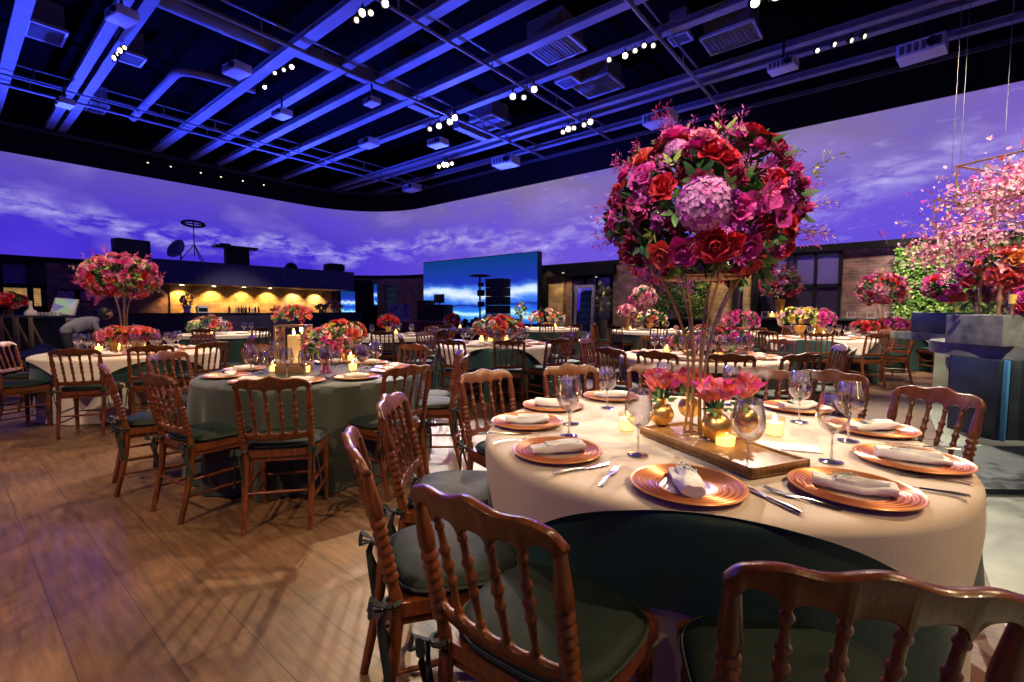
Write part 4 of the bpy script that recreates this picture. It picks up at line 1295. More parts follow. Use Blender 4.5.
# ---- front table centrepiece
_b = at_z(695, 436, ZS + .03); DC = camframe(_b)[1]
c_up = at_d(702, 214, DC)
rods = (694, 441)
base = at_z(695, 436, ZS + .03)
tall_x, tall_y = base.x, base.y
PAL_BIG = [('rose_c', 6, 1.25), ('rose_w', 8, 1.15), ('carn_m', 4, 1.2), ('carn_w', 9, 1.2), ('carn_pu', 8, 1.2), ('rose_m', 4, 1.25), ('spr_pu', 8, .75), ('spr_m', 7, .75), ('spr_w', 4, .75), ('leaf', 5, 1.0), ('leaf_d', 5, 1.1), ('leaf_l', 2, .8), ('orch', 3, 1.2), ('rose_p', 2, 1.1)]
ext = [('hyd_l', camdir2(.02, -1, -.12), 1.0, 1.45), ('hyd_l', camdir2(.45, -.25, .9), .98, 1.02), ('hyd_p', camdir2(.36, -.4, .85), 1.0, 0.66), ('hyd_l', camdir2(-.3, -.6, .75), .95, 0.70),
       ('orch', camdir2(.78, -.8, -.22), 1.02, 1.56), ('orch', camdir2(.70, -.85, .08), 1.02, 1.31), ('orch', camdir2(.62, -.9, -.05), 1.04, 1.31),
       ('rose_c', camdir2(.12, -1, -.58), 1.02, 1.56), ('rose_c', camdir2(.25, -1, -.62), 1.02, 1.39), ('rose_co', camdir2(-.45, -.9, -.75), 1.0, 1.39), ('rose_m', camdir2(-.2, -1, -.72), 1.0, 1.39), ('rose_c', camdir2(-.95, -.5, -.75), 1.0, 1.15),
       ('rose_m', camdir2(.5, -.9, -.7), 1.0, 1.31), ('rose_co', camdir2(.62, -.7, -.95), 1.02, 1.15), ('rose_c', camdir2(.45, -.2, 1), 1.02, 1.31), ('rose_c', camdir2(-.38, -1, .12), 1.02, 1.15), ('rose_co', camdir2(-.62, -.6, .62), 1.02, 1.15),
       ('spr_m', camdir2(-.42, -.1, 1.1), 1.08, 1.07), ('spr_m', camdir2(-.35, -.1, 1.2), 1.06, 1.07), ('spr_m', camdir2(-1, -.2, .12), 1.0, 0.74), ('spr_b', camdir2(1, -.1, .0), .98, 0.90), ('spr_b', camdir2(1, -.1, -.3), 1.0, 0.98), ('leaf_l', camdir2(1, 0, .35), 1.2, 0.57), ('spr_g', camdir2(1, -.1, .42), 1.05, 1.07),
       ('leaf_l', camdir2(-.85, 0, .75), 1.12, 0.90), ('leaf_l', camdir2(-.72, -.1, .85), 1.12, 0.82), ('leaf_l', camdir2(-.2, -.2, 1), 1.08, 0.82), ('leaf_l', camdir2(.2, -.6, .9), 1.05, 0.90), ('leaf', camdir2(.7, -.4, -.9), 1.05, 1.23), ('leaf', camdir2(-.7, -.5, -.9), 1.0, 1.23), ('leaf', camdir2(-.3, -.8, -1), 1.0, 1.23)]
big = arrangement('huge ball of crimson, magenta and purple flowers raised high above the front table', (tall_x, tall_y, c_up.z), .325, .275, 360, PAL_BIG, .048, seed=4, extra=ext, low=-.85)
def trumpet(label, c, z0, z1, rb, rw, rt, nr, rr, zw=.45, seg=8, group=None, base=.07):
    r = empty('wire_flower_stand', (c[0], c[1], z0), 0, label, 'flower stand', group)
    H = z1 - z0
    for k in range(nr):
        a = 2 * PI * k / nr
        pts = []
        for i in range(11):
            t = i / 10
            if t < zw: q = t / zw; rad = rb + (rw - rb) * (q * (2 - q))
            else: q = (t - zw) / (1 - zw); rad = rw + (rt - rw) * q ** 2.1
            pts.append((rad * cos(a + t * .0), rad * sin(a), H * t))
        mb = MB(); mb.tube(pts, rr, seg, M['gold_rod']); mb.build('rod', r)
    for nm, rad, z in (('top_ring', rt, H), ('foot_ring', rb, .006)):
        mb = MB(); mb.tube([(rad * cos(2 * PI * q / 24), rad * sin(2 * PI * q / 24), z) for q in range(25)], rr, 6, M['gold_rod'], cap=False); mb.build(nm, r)
    mb = MB(); mb.lathe([(0, H - .012), (rt * .9, H - .010), (rt * .9, H - .004), (0, H - .002)], 20, M['gold_rod']); mb.build('top_plate', r)
    return r
trumpet('tall gold wire trumpet stand on the wooden tray of the front table', (tall_x, tall_y), ZS + .032, at_d(700, 277, DC).z, .045, .032, .155, 8, .0042, .35)
# tray
ta, tb_, tc_ = at_z(640, 428, ZS + .03), at_z(752, 471, ZS + .03), at_z(778, 438, ZS + .03)
ctr = (ta + tc_) / 2
ux = (tb_ - ta); Lx = ux.length; ang = math.atan2(ux.y, ux.x)
tray = empty('serving_tray', (0, 0, ZS), ang, 'rectangular wooden tray under the gold vases on the front table', 'tray')
vx = Vector((-sin(ang), cos(ang), 0)); wd_ = .26
ctr = ta + ux * .5 + vx * (wd_ / 2)
tray.location = (ctr.x, ctr.y, ZS)
mb = MB(); mb.box((0, 0, .016), (Lx, wd_, .026), M['wood_edge'], bev=.004); mb.build('board', tray)
mb = MB()
for sx in (-1, 1): mb.box((sx * (Lx / 2 - .006), 0, .022), (.012, wd_, .032), M['wood_edge'], bev=.002)
for sy in (-1, 1): mb.box((0, sy * (wd_ / 2 - .006), .022), (Lx, .012, .032), M['wood_edge'], bev=.002)
mb.build('rim', tray)
def sphere_vase(px, py, r, lab, flowers, gl, seed):
    p = at_z(px, py, ZS + .033)
    v = empty('sphere_vase', (p.x, p.y, ZS + .032), 0, lab, 'vase', 'gold sphere vases on the tray')
    mb = MB(); prof = []
    for k in range(15):
        a = -PI / 2 + .25 + (PI - .62) * k / 14
        prof.append((r * cos(a), r + r * sin(a)))
    z0 = prof[0][1]; prof = [(0, 0)] + [(q, z - z0) for q, z in prof]; zt = prof[-1][1]; rt = prof[-1][0]
    prof += [(rt * .92, zt + .012), (rt * 1.15, zt + .022), (rt * 1.0, zt + .022), (rt * .8, zt + .01), (rt * .7, zt - .02)]
    mb.lathe(prof, 36, M['gold'], cap=False); mb.build('body', v)
    r_ = empty('tulip_posy', (p.x, p.y, ZS + .032 + zt + .015), 0, gl, 'flowers', 'coral posies in gold vases')
    rnd = random.Random(seed)
    mb = MB()
    for i in range(flowers):
        a = 2 * PI * i / flowers + rnd.uniform(-.3, .3); tl = rnd.uniform(.25, .95) if i else .0
        d = Vector((cos(a) * sin(tl), sin(a) * sin(tl), cos(tl))); L = rnd.uniform(.045, .075)
        q = d * L
        mb.tube([(0, 0, -.03), tuple(q * .6), tuple(q)], .003, 5, M['leaf'])
        nm, me = BL[('tul', 'tul_c', 'tul')[i % 3]]
        mesh_obj(nm, me, r_, q, Vector((0, 0, 1)).rotation_difference((d + Vector((0, 0, .3))).normalized()).to_euler(), rnd.uniform(1.15, 1.5))
    mb.build('stems', r_)
    nm, me = BL['leaf']
    for i in range(4):
        a = i * 1.7 + seed; mesh_obj(nm, me, r_, (cos(a) * .02, sin(a) * .02, .0), Vector((0, 0, 1)).rotation_difference(Vector((cos(a), sin(a), .7)).normalized()).to_euler(), .7)
sphere_vase(661, 425, .052, 'gold sphere vase of coral flowers at the bar end of the tray', 7, 'coral and pink posy at the bar end of the tray', 1)
sphere_vase(689, 417, .050, 'gold sphere vase behind the wire stand on the tray', 8, 'pink posy directly behind the wire stand', 2)
sphere_vase(716, 440, .056, 'gold sphere vase before the wire stand, closest to the viewer', 8, 'coral pink posy before the wire stand', 3)
sphere_vase(744, 432, .054, 'gold sphere vase half hidden behind a wine glass', 7, 'red posy seen through the wine glass', 5)

def votive(px, py, lab, z=None, s_=1., light=0., group='votive candles', p=None, hi=True):
    zz = ZS if z is None else z
    if p is None: p = at_z(px, py, zz)
    v = empty('votive_candle', (p[0], p[1], zz), 0, lab, 'candle', group)
    sg = 24 if hi else 10
    mb = MB(); mb.lathe([(0, 0), (.027 * s_, 0), (.029 * s_, .004 * s_), (.035 * s_, .072 * s_), (.0335 * s_, .072 * s_), (.0275 * s_, .008 * s_), (0, .008 * s_)], sg, M['frosted'], cap=False); mb.build('glass_cup', v)
    mb = MB(); mb.lathe([(0, .009 * s_), (.0265 * s_, .009 * s_), (.0305 * s_, .052 * s_), (0, .050 * s_)], sg, M['wax'], cap=False); mb.build('wax', v)
    mb = MB(); mb.lathe([(0, .052 * s_), (.006 * s_, .058 * s_), (.007 * s_, .064 * s_), (.003 * s_, .078 * s_), (0, .086 * s_)], 8, M['flame'], cap=False); mb.build('flame', v)
    if light:
        ld = bpy.data.lights.new('candle_glow', 'POINT'); ld.energy = light; ld.color = (1., .62, .28); ld.shadow_soft_size = .012
        lo = bpy.data.objects.new('candle_glow', ld); COL.objects.link(lo); lo.parent = v; lo.location = (0, 0, .082 * s_)
    return v
votive(725, 452, 'lit votive candle before the tray, behind the closest wine glass', s_=1.15, light=.45)
votive(627, 431, 'lit votive candle beside the wine glass at the bar end of the tray', s_=1.1, light=.5)
votive(774, 436, 'lit votive candle at the hedge end of the tray', s_=1.15, light=.35)
p1 = at_z(788, 447, ZS)
mb = MB(); mb.box((0, 0, .001), (.21, .10, .002), M['paper']); o = mb.build('menu_card', None, (p1.x, p1.y, ZS + .001), (0, 0, YAW - .35)); tag(o, 'white menu card lying flat between wine glasses on the front table', 'menu card')

# ---- lantern table
def put_on(key, px, py):
    return at_z(px, py, ZS)
L0 = put_on('lantern', 295, 372)
ln = empty('candle_lantern', (L0.x, L0.y, ZS), YAW + .12, 'gold framed glass lantern with a pillar candle on the sage green table', 'lantern')
w_, h_ = .25, .40
mb = MB(); mb.box((0, 0, .035), (w_, w_ * .9, .07), M['gold_rod'], bev=.004); mb.box((0, 0, .078), (w_ * .92, w_ * .82, .016), M['gold_rod']); mb.build('base', ln)
mb = MB()
for sx in (-1, 1):
    for sy in (-1, 1): mb = MB(); mb.box((sx * (w_ / 2 - .008), sy * (w_ * .45 - .008), .08 + (h_ - .09) / 2), (.014, .014, h_ - .09), M['gold_rod']); mb.build('corner_post', ln)
mb = MB(); mb.box((0, 0, h_), (w_ + .01, .014, .014), M['gold_rod'])
for sx in (-1, 1):
    mb.box((sx * (w_ / 2 - .007), 0, h_), (.014, w_ * .9, .014), M['gold_rod'])
    mb.box((0, sx * (w_ * .45 - .007), h_), (w_, .014, .014), M['gold_rod'])
mb.build('top_frame', ln)
mb = MB()
for sx in (-1, 1): mb.box((sx * (w_ / 2 - .008), 0, .08 + (h_ - .09) / 2), (.003, w_ * .86, h_ - .10), M['glass']); mb.box((0, sx * (w_ * .45 - .008), .08 + (h_ - .09) / 2), (w_ * .92, .003, h_ - .10), M['glass'])
mb.build('glass_pane', ln)
M['pillar'] = pmat('lit_pillar_wax', (.85, .62, .30), .5, emit=(1., .50, .14), estr=.5)  # candlelight glowing through the wax is painted as emission
cn = empty('pillar_candle', (L0.x, L0.y, ZS + .087), 0, 'thick cream pillar candle burning inside the gold lantern', 'candle')
mb = MB(); mb.lathe([(0, 0), (.05, 0), (.051, .01), (.051, .225), (.046, .232), (.03, .222), (0, .220)], 28, M['pillar']); mb.build('wax', cn)
mb = MB(); mb.lathe([(0, .225), (.009, .238), (.010, .25), (.005, .275), (0, .29)], 10, M['flame'], cap=False); mb.build('flame', cn)
ld = bpy.data.lights.new('candle_glow', 'POINT'); ld.energy = 2.2; ld.color = (1., .6, .25); ld.shadow_soft_size = .02
lo = bpy.data.objects.new('candle_glow', ld); COL.objects.link(lo); lo.parent = cn; lo.location = (0, 0, .27)
arrangement('coral tulips bunched on top of the gold lantern', (L0.x, L0.y, ZS + h_ + .075), .115, .06, 22, [('tul', 5, 1.1), ('tul_c', 1, 1.), ('leaf', 1, .8)], .055, seed=2, low=-.2)
PINKS = [('lily_p', 5, 1.1), ('lily_c', 5, 1.1), ('carn_m', 4, 1.), ('rose_p', 3, 1.), ('carn_p', 3, 1.), ('leaf_l', 3, .8), ('spr_b', 2, .8), ('rose_co', 2, 1.)]
CORALS = [('lily_c', 5, 1.1), ('rose_co', 4, 1.), ('lily_p', 4, 1.1), ('rose_b', 3, 1.), ('rose_c', 2, 1.), ('orch_p', 2, 1.), ('leaf_l', 2, .8), ('rose_o', 1, 1.), ('rose_y', 1, .8)]
def vase(p, z, h, r, mat, lab, group=None, name='flower_vase'):
    mb = MB()
    mb.lathe([(0, 0), (r * .75, 0), (r * .8, .006), (r * .55, h * .35), (r * .7, h * .6), (r, h), (r * .93, h), (r * .62, h * .6), (r * .45, h * .3), (0, h * .1)], 20, mat, cap=False)
    o = mb.build(name, None, (p[0], p[1], z)); return tag(o, lab, 'vase', group)
M['pinkglass'] = thin_glass('pink_glass', (.9, .45, .6), (1., .6, .75), .25, .6, .08)
q = put_on('lantern', 326, 373); vase(q, ZS, .17, .06, M['pinkglass'], 'pink glass vase standing just beside the lantern')
arrangement('pink and magenta bouquet just beside the lantern', (q.x, q.y, ZS + .245), .175, .12, 46, PINKS, .055, seed=5, low=-.5)
q = put_on('lantern', 343, 360); vase(q, ZS, .20, .06, M['gold'], 'gold vase behind the pink one on the lantern table')
arrangement('larger coral bouquet behind the lantern bouquet', (q.x, q.y, ZS + .28), .215, .125, 52, CORALS, .055, seed=6, low=-.5)
for k, (px, py, lab) in enumerate([(273, 372, 'lit votive in front of the lantern, bar side'), (306, 373, 'lit votive at the near foot of the lantern'), (353, 371, 'bright pointed votive flame beside the coral bouquet'), (351, 361, 'votive candle behind the coral bouquet')]):
    votive(px, py, lab, s_=1.15, light=.8 if k < 3 else 0)
q = put_on('lantern', 271, 371)
# ---- tall stands
def tallset(key, px, pyc, rx, rz, n, lab, lab2, seed, size=.075, pal=None, d=None, z0=None, base=None):
    dep = d or TB[key].d
    c = at_d(px, pyc, dep)
    z0 = ZS if z0 is None else z0
    trumpet(lab2, (c.x, c.y), z0, c.z - rz * .75, .05, .03, .16 if rx > .4 else .10, 5, .007, .4, 6)
    arrangement(lab, (c.x, c.y, c.z), rx, rz, n, pal or PAL_MID, size, seed=seed, low=-.85)
PAL_MID = [('rose_c', 4, 1.2), ('rose_w', 2, 1.1), ('carn_m', 5, 1.1), ('rose_p', 7, 1.2), ('carn_p', 6, 1.1), ('hyd_p', 4, .6), ('rose_b', 2, 1.1), ('spr_m', 5, .9), ('leaf', 5, .9), ('leaf_l', 3, .8), ('rose_co', 3, 1.1), ('spr_b', 2, .9), ('rose_m', 3, 1.2)]
tallset('tall', 121, 277, .38, .275, 230, 'tall round bouquet of pink and red flowers above the bar-side table', 'gold wire trumpet stand on the bar-side table', 21, .058)
tallset('hedge', 882, 290, .46, .36, 170, 'round pink and red bouquet raised before the brick wall by the hedge', 'gold wire stand on the table by the hedge', 22, .065)
tallset('ball', 643, 298, .31, .29, 60, 'small round pink bouquet raised on the far table before the brick wall', 'thin gold stand on the far pink-ball table', 23, .08,
        [('rose_p', 5, 1.1), ('rose_b', 5, 1.1), ('carn_p', 4, 1.1), ('rose_m', 3, 1.1), ('hyd_p', 3, .55), ('leaf', 1, .7)])
# ---- low bouquets
def low(key, px, py, rx, rz, n, pal, lab, seed, size=.065, vase_mat='gold', vl=None, vh=.12, d=None, z0=None):
    dep = d or TB[key].d
    c = at_d(px, py, dep); z0 = ZS if z0 is None else z0
    zc = max(c.z, z0 + rz * .6 + .03)
    h = max(.05, zc - rz * .7 - z0)
    vase(c, z0, h, min(.12, rx * .45), M[vase_mat], vl or 'small gold vase under the ' + lab.split(' on ')[0])
    arrangement(lab, (c.x, c.y, zc), rx, rz, n, pal, size, seed=seed, low=-.5)
low('tall', 113, 336, .14, .09, 26, [('rose_co', 5, 1.), ('rose_o', 3, 1.), ('rose_p', 2, 1.), ('leaf_l', 1, .8)], 'coral orange posy on the tall-bouquet table, bar end', 31, d=5.7)
low('tall', 139, 336, .15, .10, 26, [('rose_co', 6, 1.), ('rose_p', 4, 1.), ('rose_p', 2, 1.), ('leaf_l', 1, .8)], 'coral red posy on the tall-bouquet table beside the gold stand', 32, d=5.9)
low('bar', 210, 326, .42, .20, 44, CORALS + [('lily_y', 1, 1.)], 'blush pink posy on the bar-front table', 33, .085)
low('bowl', 498, 328, .36, .17, 66, CORALS, 'coral and cream bouquet on the gold bowl', 34, .07, vl='gold bowl under the coral and cream bouquet')
for k, (px, py, d_, s_) in enumerate([(690, 344, 5.5, 1), (709, 341, 5.6, 1), (729, 343, 5.55, 1)]):
    low('long', px, py, .24, .16, 34, [PINKS, CORALS + [('rose_cr', 2, 1.), ('leaf', 3, .8)], [('rose_c', 5, 1.), ('rose_m', 4, 1.), ('carn_m', 3, 1.), ('leaf', 2, .8), ('rose_p', 2, 1.)]][k],
        ['blush and coral third', 'cream and pink third', 'bright red third'][k] + ' of the long low bouquet', 35 + k, .06, d=d_)
low('lime', 800, 318, .33, .20, 40, [('lily_y', 6, 1.2), ('rose_y', 3, 1.), ('rose_b', 3, 1.1), ('lily_p', 3, 1.1), ('leaf_l', 4, .9)], 'lime green and blush bouquet on the lime bouquet table', 41, .08)
low('lime', 820, 319, .22, .15, 24, [('rose_p', 5, 1.1), ('carn_m', 4, 1.1), ('rose_m', 3, 1.)], 'magenta bouquet beside the lime green one', 42, .08, d=8.9)
low('hedge', 864, 327, .22, .10, 16, [('rose_co', 5, 1.2), ('rose_c', 3, 1.2), ('rose_p', 2, 1.2)], 'coral posy on the bouquet table by the hedge, brick end', 43, .08, d=10.5)
low('hedge', 893, 325, .26, .12, 16, [('rose_m', 5, 1.2), ('rose_co', 3, 1.2)], 'magenta posy on the bouquet table by the hedge, hedge end', 44, .08, d=10.5)
low('ball', 627, 312, .20, .14, 14, [('rose_p', 5, 1.3), ('rose_b', 3, 1.2)], 'pale pink posy in a tall vase on the far pink-ball table, screen end', 45, .09, vl='slim tall vase on the far pink-ball table')
low('ball', 650, 318, .36, .20, 30, CORALS, 'coral pink posy at the foot of the far raised bouquet', 46, .09, d=12.1)
low('mirror', 547, 317, .52, .22, 46, CORALS, 'wide coral bouquet on the table before the mirror', 47, .095)
low('mirror', 521, 310, .13, .20, 12, [('lily_c', 3, 1.2), ('leaf_l', 2, 1.)], 'slender coral stems beside the wide coral bouquet', 48, .09, d=13.6)
low('brick', 741, 321, .42, .22, 40, [('rose_p', 5, 1.2), ('carn_m', 3, 1.2), ('rose_m', 3, 1.2), ('rose_b', 2, 1.)], 'wide pink posy on the pink-posy table', 49, .09)
low('sofa', 388, 322, .16, .13, 18, [('rose_c', 5, 1.2), ('carn_m', 3, 1.2), ('rose_p', 2, 1.), ('leaf', 1, 1.)], 'small red posy on the small-vase table', 50, .08, vl='small clear vase on the small-vase table', vh=.1)
low('stage', 452, 320, .17, .13, 16, [('rose_co', 5, 1.2), ('rose_c', 3, 1.2), ('leaf', 1, 1.)], 'small coral posy on the candle table before the stage', 51, .08)
cnt = 0
for key, spots in {'tall': [(99, 352, 'beside the coral orange posy'), (119, 350, 'at the foot of the gold stand'), (148, 347, 'beside the coral red posy')],
                   'bar': [(212, 334, 'under the blush pink posy')], 'bowl': [(489, 341, 'in front of the gold bowl'), (520, 340, 'beside the gold bowl, hedge side'), (475, 341, 'beside the gold bowl, bar side')],
                   'long': [(667, 352, 'at the blush end of the long bouquet'), (745, 350, 'at the red end of the long bouquet'), (718, 353, 'before the long bouquet')],
                   'lime': [(795, 333, 'under the lime bouquet'), (836, 332, 'beside the magenta bouquet'), (812, 334, 'between the lime and magenta bouquets')],
                   'hedge': [(878, 332, 'between the two posies by the hedge'), (907, 331, 'at the hedge end')], 'ball': [(655, 331, 'on the far pink-ball table'), (630, 330, 'at the screen end of the far pink-ball table')],
                   'mirror': [(560, 327, 'on the table before the mirror')], 'brick': [(725, 333, 'on the pink-posy table')], 'sofa': [(396, 334, 'beside the small red posy')], 'stage': [(460, 328, 'on the candle table before the stage')]}.items():
    for px, py, lab in spots:
        p = at_z(px, py, ZS)
        u = p - TB[key].c; u.z = 0
        if u.length > .6: p = TB[key].c + u.normalized() * .45
        votive(px, py, 'lit votive candle ' + lab, s_=1.3, p=p, hi=False, light=(.8 if key in ('tall', 'bowl', 'long', 'lime') and lab[:2] in ('at', 'in', 'un') else 0))
# ------------------------------------------------------------------ bar
M['canopy'] = pmat('dark_slatted_canopy', (.07, .06, .15), .5, spec=.3)
M['warm_emit'] = emat('downlight_lens', (1., .75, .4), 14.)
XC = XA + 1.75
cy0, cy1 = at_x(152, 270, XC).y, at_x(354, 280, XC).y
cz0, cz1 = 2.36, 3.30
cv = empty('bar_canopy', (XC - .85, (cy0 + cy1) / 2, 0), 0, 'long dark slatted canopy hanging over the bar counter', 'canopy')
Lc = cy1 - cy0
mb = MB(); mb.box((0, 0, (cz0 + cz1) / 2), (1.7, Lc, cz1 - cz0), M['canopy']); mb.build('canopy_box', cv)
mb = MB()
for k in range(int(Lc / .32)):
    mb.box((.86, -Lc / 2 + .16 + k * .32, (cz0 + cz1) / 2), (.03, .05, cz1 - cz0), M['canopy'])
mb.build('front_slat', cv)
M['brick_gold'] = brick_mat('golden_lit_brick', (.55, .36, .15), (.40, .25, .10), (.28, .20, .12))  # golden downlight on the bar wall also put into the brick colour
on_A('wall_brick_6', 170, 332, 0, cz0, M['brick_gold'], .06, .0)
on_A('wall_brick_7', 332, 350, 0, cz0, M['brick'], .10, .0)
# ceiling panel with bright line under the canopy end
mb = MB(); mb.box((.1, Lc / 2 - 1.6, cz0 - .01), (1.2, 2.6, .02), pmat('pale_soffit', (.7, .68, .66), .6)); mb.build('soffit_panel', cv)
for k, px in enumerate((182, 214, 244, 270, 296, 318)):
    y = at_x(px, 287, XA + .42).y
    mb = MB(); mb.lathe([(0, cz0 - .006), (.05, cz0 - .006), (.06, cz0 - .002), (.07, cz0 - .012), (.075, cz0)], 14, M['warm_emit'], cap=False)
    o = mb.build('downlight', None, (XA + .42, y, 0)); tag(o, 'small warm downlight set under the bar canopy', 'downlight', 'downlights under the bar canopy')
    spot((XA + .42, y, cz0 - .03), (XA + .12, y, .9), 220, 110, (1., .56, .16) if k < 4 else (1., .68, .34), .03)
# back counter and front counter
M['bar_front'] = pmat('dark_blue_bar_front', (.03, .022, .05), .4, var=.3, vscale=2)
xb = XA + 3.3
by0, by1 = at_x(128, 313, xb).y, at_x(362, 313, xb).y
bar = empty('bar_counter', (xb - .3, (by0 + by1) / 2, 0), 0, 'long dark bar counter with a black top under the lit brick', 'counter')
mb = MB(); mb.box((0, 0, .56), (.55, by1 - by0, 1.12), M['bar_front']); mb.build('body', bar)
mb = MB(); mb.box((0, 0, 1.15), (.68, by1 - by0 + .1, .05), M['blackm'], bev=.008); mb.build('counter_top', bar)
mb = MB()
for k in range(int((by1 - by0) / 1.1)): mb.box((.28, -(by1 - by0) / 2 + .55 + 1.1 * k, .58), (.012, .03, 1.0), M['blackm'])
mb.build('front_joint', bar)
# bottles, bowls and glasses standing on it
BT = []
for r, h, mt in ((.04, .32, pmat('green_bottle', (.02, .06, .02), .1, spec=.8)), (.042, .28, pmat('amber_bottle', (.25, .09, .02), .1)), (.05, .24, pmat('clear_bottle', (.55, .50, .40), .1)), (.035, .30, pmat('dark_bottle', (.02, .012, .012), .15))):
    mb = MB(); mb.lathe([(0, 0), (r, 0), (r, h * .58), (r * .85, h * .66), (r * .35, h * .76), (r * .32, h * .96), (r * .4, h * .965), (r * .4, h), (0, h)], 12, mt, cap=False)
    BT.append(mb.mesh('bottle'))
seen = []
for k in range(34):
    px = random.choice((230, 250, 262, 300, 312)) + random.uniform(-14, 14)
    if any(abs(px - q) < 2.0 for q in seen): continue
    seen.append(px)
    p = at_x(px, 309, xb - .35 + random.uniform(-.12, .2))
    o = mesh_obj('bottle', BT[k % 4], None, (p.x, p.y, 1.178)); tag(o, ['dark green', 'amber', 'clear', 'black'][k % 4] + ' bottle standing on the bar counter before lit brick', 'bottle', ['dark green', 'amber', 'clear', 'black'][k % 4] + ' bottles on the bar')
mb = MB(); mb.lathe([(0, 0), (.08, 0), (.10, .02), (.22, .10), (.26, .17), (.25, .17), (.2, .10), (0, .03)], 20, M['twig'], cap=False)
p = at_x(276, 309, xb - .3); tag(mb.build('serving_bowl', None, (p.x, p.y, 1.178)), 'wide brown bowl on the bar counter between bottle groups', 'bowl')
p = at_x(187, 309, xb - .3)
q = vase((p.x, p.y), 1.178, .28, .16, pmat('blue_ceramic', (.2, .2, .6), .3), 'blue planter on the bar counter')
arrangement('dark topiary plant in the blue planter on the bar', (p.x, p.y, 1.178 + .50), .16, .22, 20, [('leaf_d', 5, 1.2), ('leaf', 1, 1.)], .08, seed=61, low=-.8, cat='plant', name='potted_plant')
p = at_x(202, 309, xb - .3); mb = MB(); mb.box((0, 0, .12), (.26, .38, .24), M['casing'], bev=.02); mb.box((.14, 0, .12), (.01, .3, .14), M['black']); mb.box((0, 0, .26), (.2, .3, .05), M['casing'], bev=.01)
tag(mb.build('coffee_machine', None, (p.x, p.y, 1.178)), 'pale boxy coffee machine on the bar beside the blue planter', 'coffee machine')
low_pal = [('rose_p', 4, 1.2), ('rose_b', 3, 1.1), ('lily_p', 3, 1.1), ('leaf', 2, 1.)]
for px, lab, s_ in ((334, 'pink flowers at the screen end of the bar', .24), (322, 'yellow flowers near the end of the bar', .15)):
    p = at_x(px, 305, xb - .3); vase((p.x, p.y), 1.178, .14, .09, M['glass'] if s_ > .2 else M['gold'], 'short vase holding ' + lab)
    arrangement(lab, (p.x, p.y, 1.178 + .14 + s_ * .6), s_ * 1.5, s_, 22, low_pal if s_ > .2 else [('rose_y', 4, 1.1), ('lily_y', 3, 1.), ('leaf', 1, 1.)], .09, seed=int(px), low=-.4)
# equipment standing on the canopy
def on_canopy(px, x=XC - .6):
    p = at_x(px, 262, x); return Vector((p.x, p.y, cz1))
p = on_canopy(132); mb = MB(); mb.box((0, 0, .36), (.5, 1.1, .70), M['black'], bev=.02, rz=.2); mb.box((.26, 0, .36), (.02, .95, .58), M['blackm'], rz=.2)
tag(mb.build('loudspeaker', None, tuple(p + Vector((0, 0, .0)))), 'black loudspeaker box on the canopy behind the tall bouquet', 'loudspeaker')
p = on_canopy(334); mb = MB(); mb.box((0, 0, .22), (.5, .95, .34), M['black'], bev=.02); mb.box((0, .05, .41), (.4, .7, .05), M['blackm'], bev=.01); mb.box((0, 0, .025), (.3, .8, .05), M['blackm'])
tag(mb.build('equipment_case', None, tuple(p)), 'low black equipment case at the screen end of the canopy', 'case')
p = on_canopy(237); mb = MB(); mb.box((0, 0, .36), (.35, .95, .72), M['black'], bev=.02); 
t = empty('projector_housing', tuple(p), 0, 'black T-shaped projector housing standing in the middle of the canopy', 'projector'); mb.build('body', t)
mb = MB(); mb.box((0, -.05, .78), (.55, 1.75, .12), M['blackm'], bev=.02); mb.box((.1, -.5, .87), (.2, .4, .08), M['black'], bev=.01); mb.build('top_plate', t)
p = on_canopy(195); t = empty('light_stand', tuple(p), 0, 'black tripod stand carrying a ring-shaped light on the canopy', 'stand')
for k in range(3):
    a = 2 * PI * k / 3 + .3; mb = MB(); mb.tube([(cos(a) * .55, sin(a) * .55, 0.01), (0, 0, .75)], .02, 6, M['blackm']); mb.build('leg', t)
mb = MB(); mb.tube([(0, 0, .3), (0, 0, 1.5)], .022, 6, M['blackm']); mb.build('pole', t)
mb = MB(); mb.tube([(0, .42 * cos(2 * PI * q / 20), 1.62 + .12 * sin(2 * PI * q / 20)) for q in range(21)], .05, 6, M['blackm'], cap=False)
mb.tube([(0, -.42, 1.62), (0, .42, 1.62)], .03, 6, M['blackm']); mb.tube([(0, 0, 1.5), (0, 0, 1.74)], .03, 6, M['blackm']); mb.build('light_head', t)
M['dish'] = pmat('grey_dish', (.12, .10, .2), .4)
for px, s_, lab in ((181, .42, 'tilted round dish reflector beside the tripod on the canopy'), (291, .3, 'small dome-shaped lamp on the canopy')):
    p = on_canopy(px); mb = MB()
    if s_ > .4:
        T = Matrix.Translation((0, 0, .42)) @ Matrix.Rotation(1.1, 4, 'X') @ Matrix.Rotation(.4, 4, 'Y')
        mb.lathe([(0, .0), (s_ * .5, .05), (s_ * .85, .15), (s_, .24), (s_ * .84, .17), (s_ * .5, .07), (0, .02)], 20, M['dish'], T=T, cap=False); mb.tube([(0, 0, 0), (0, 0, .4)], .03, 6, M['blackm'])
    else:
        mb.lathe([(s_, 0), (s_ * .98, .1), (s_ * .7, .25), (s_ * .3, .31), (0, .33)], 20, M['black'], cap=False)
    tag(mb.build('stage_dish' if s_ > .4 else 'dome_lamp', None, tuple(p)), lab, 'dish' if s_ > .4 else 'lamp')

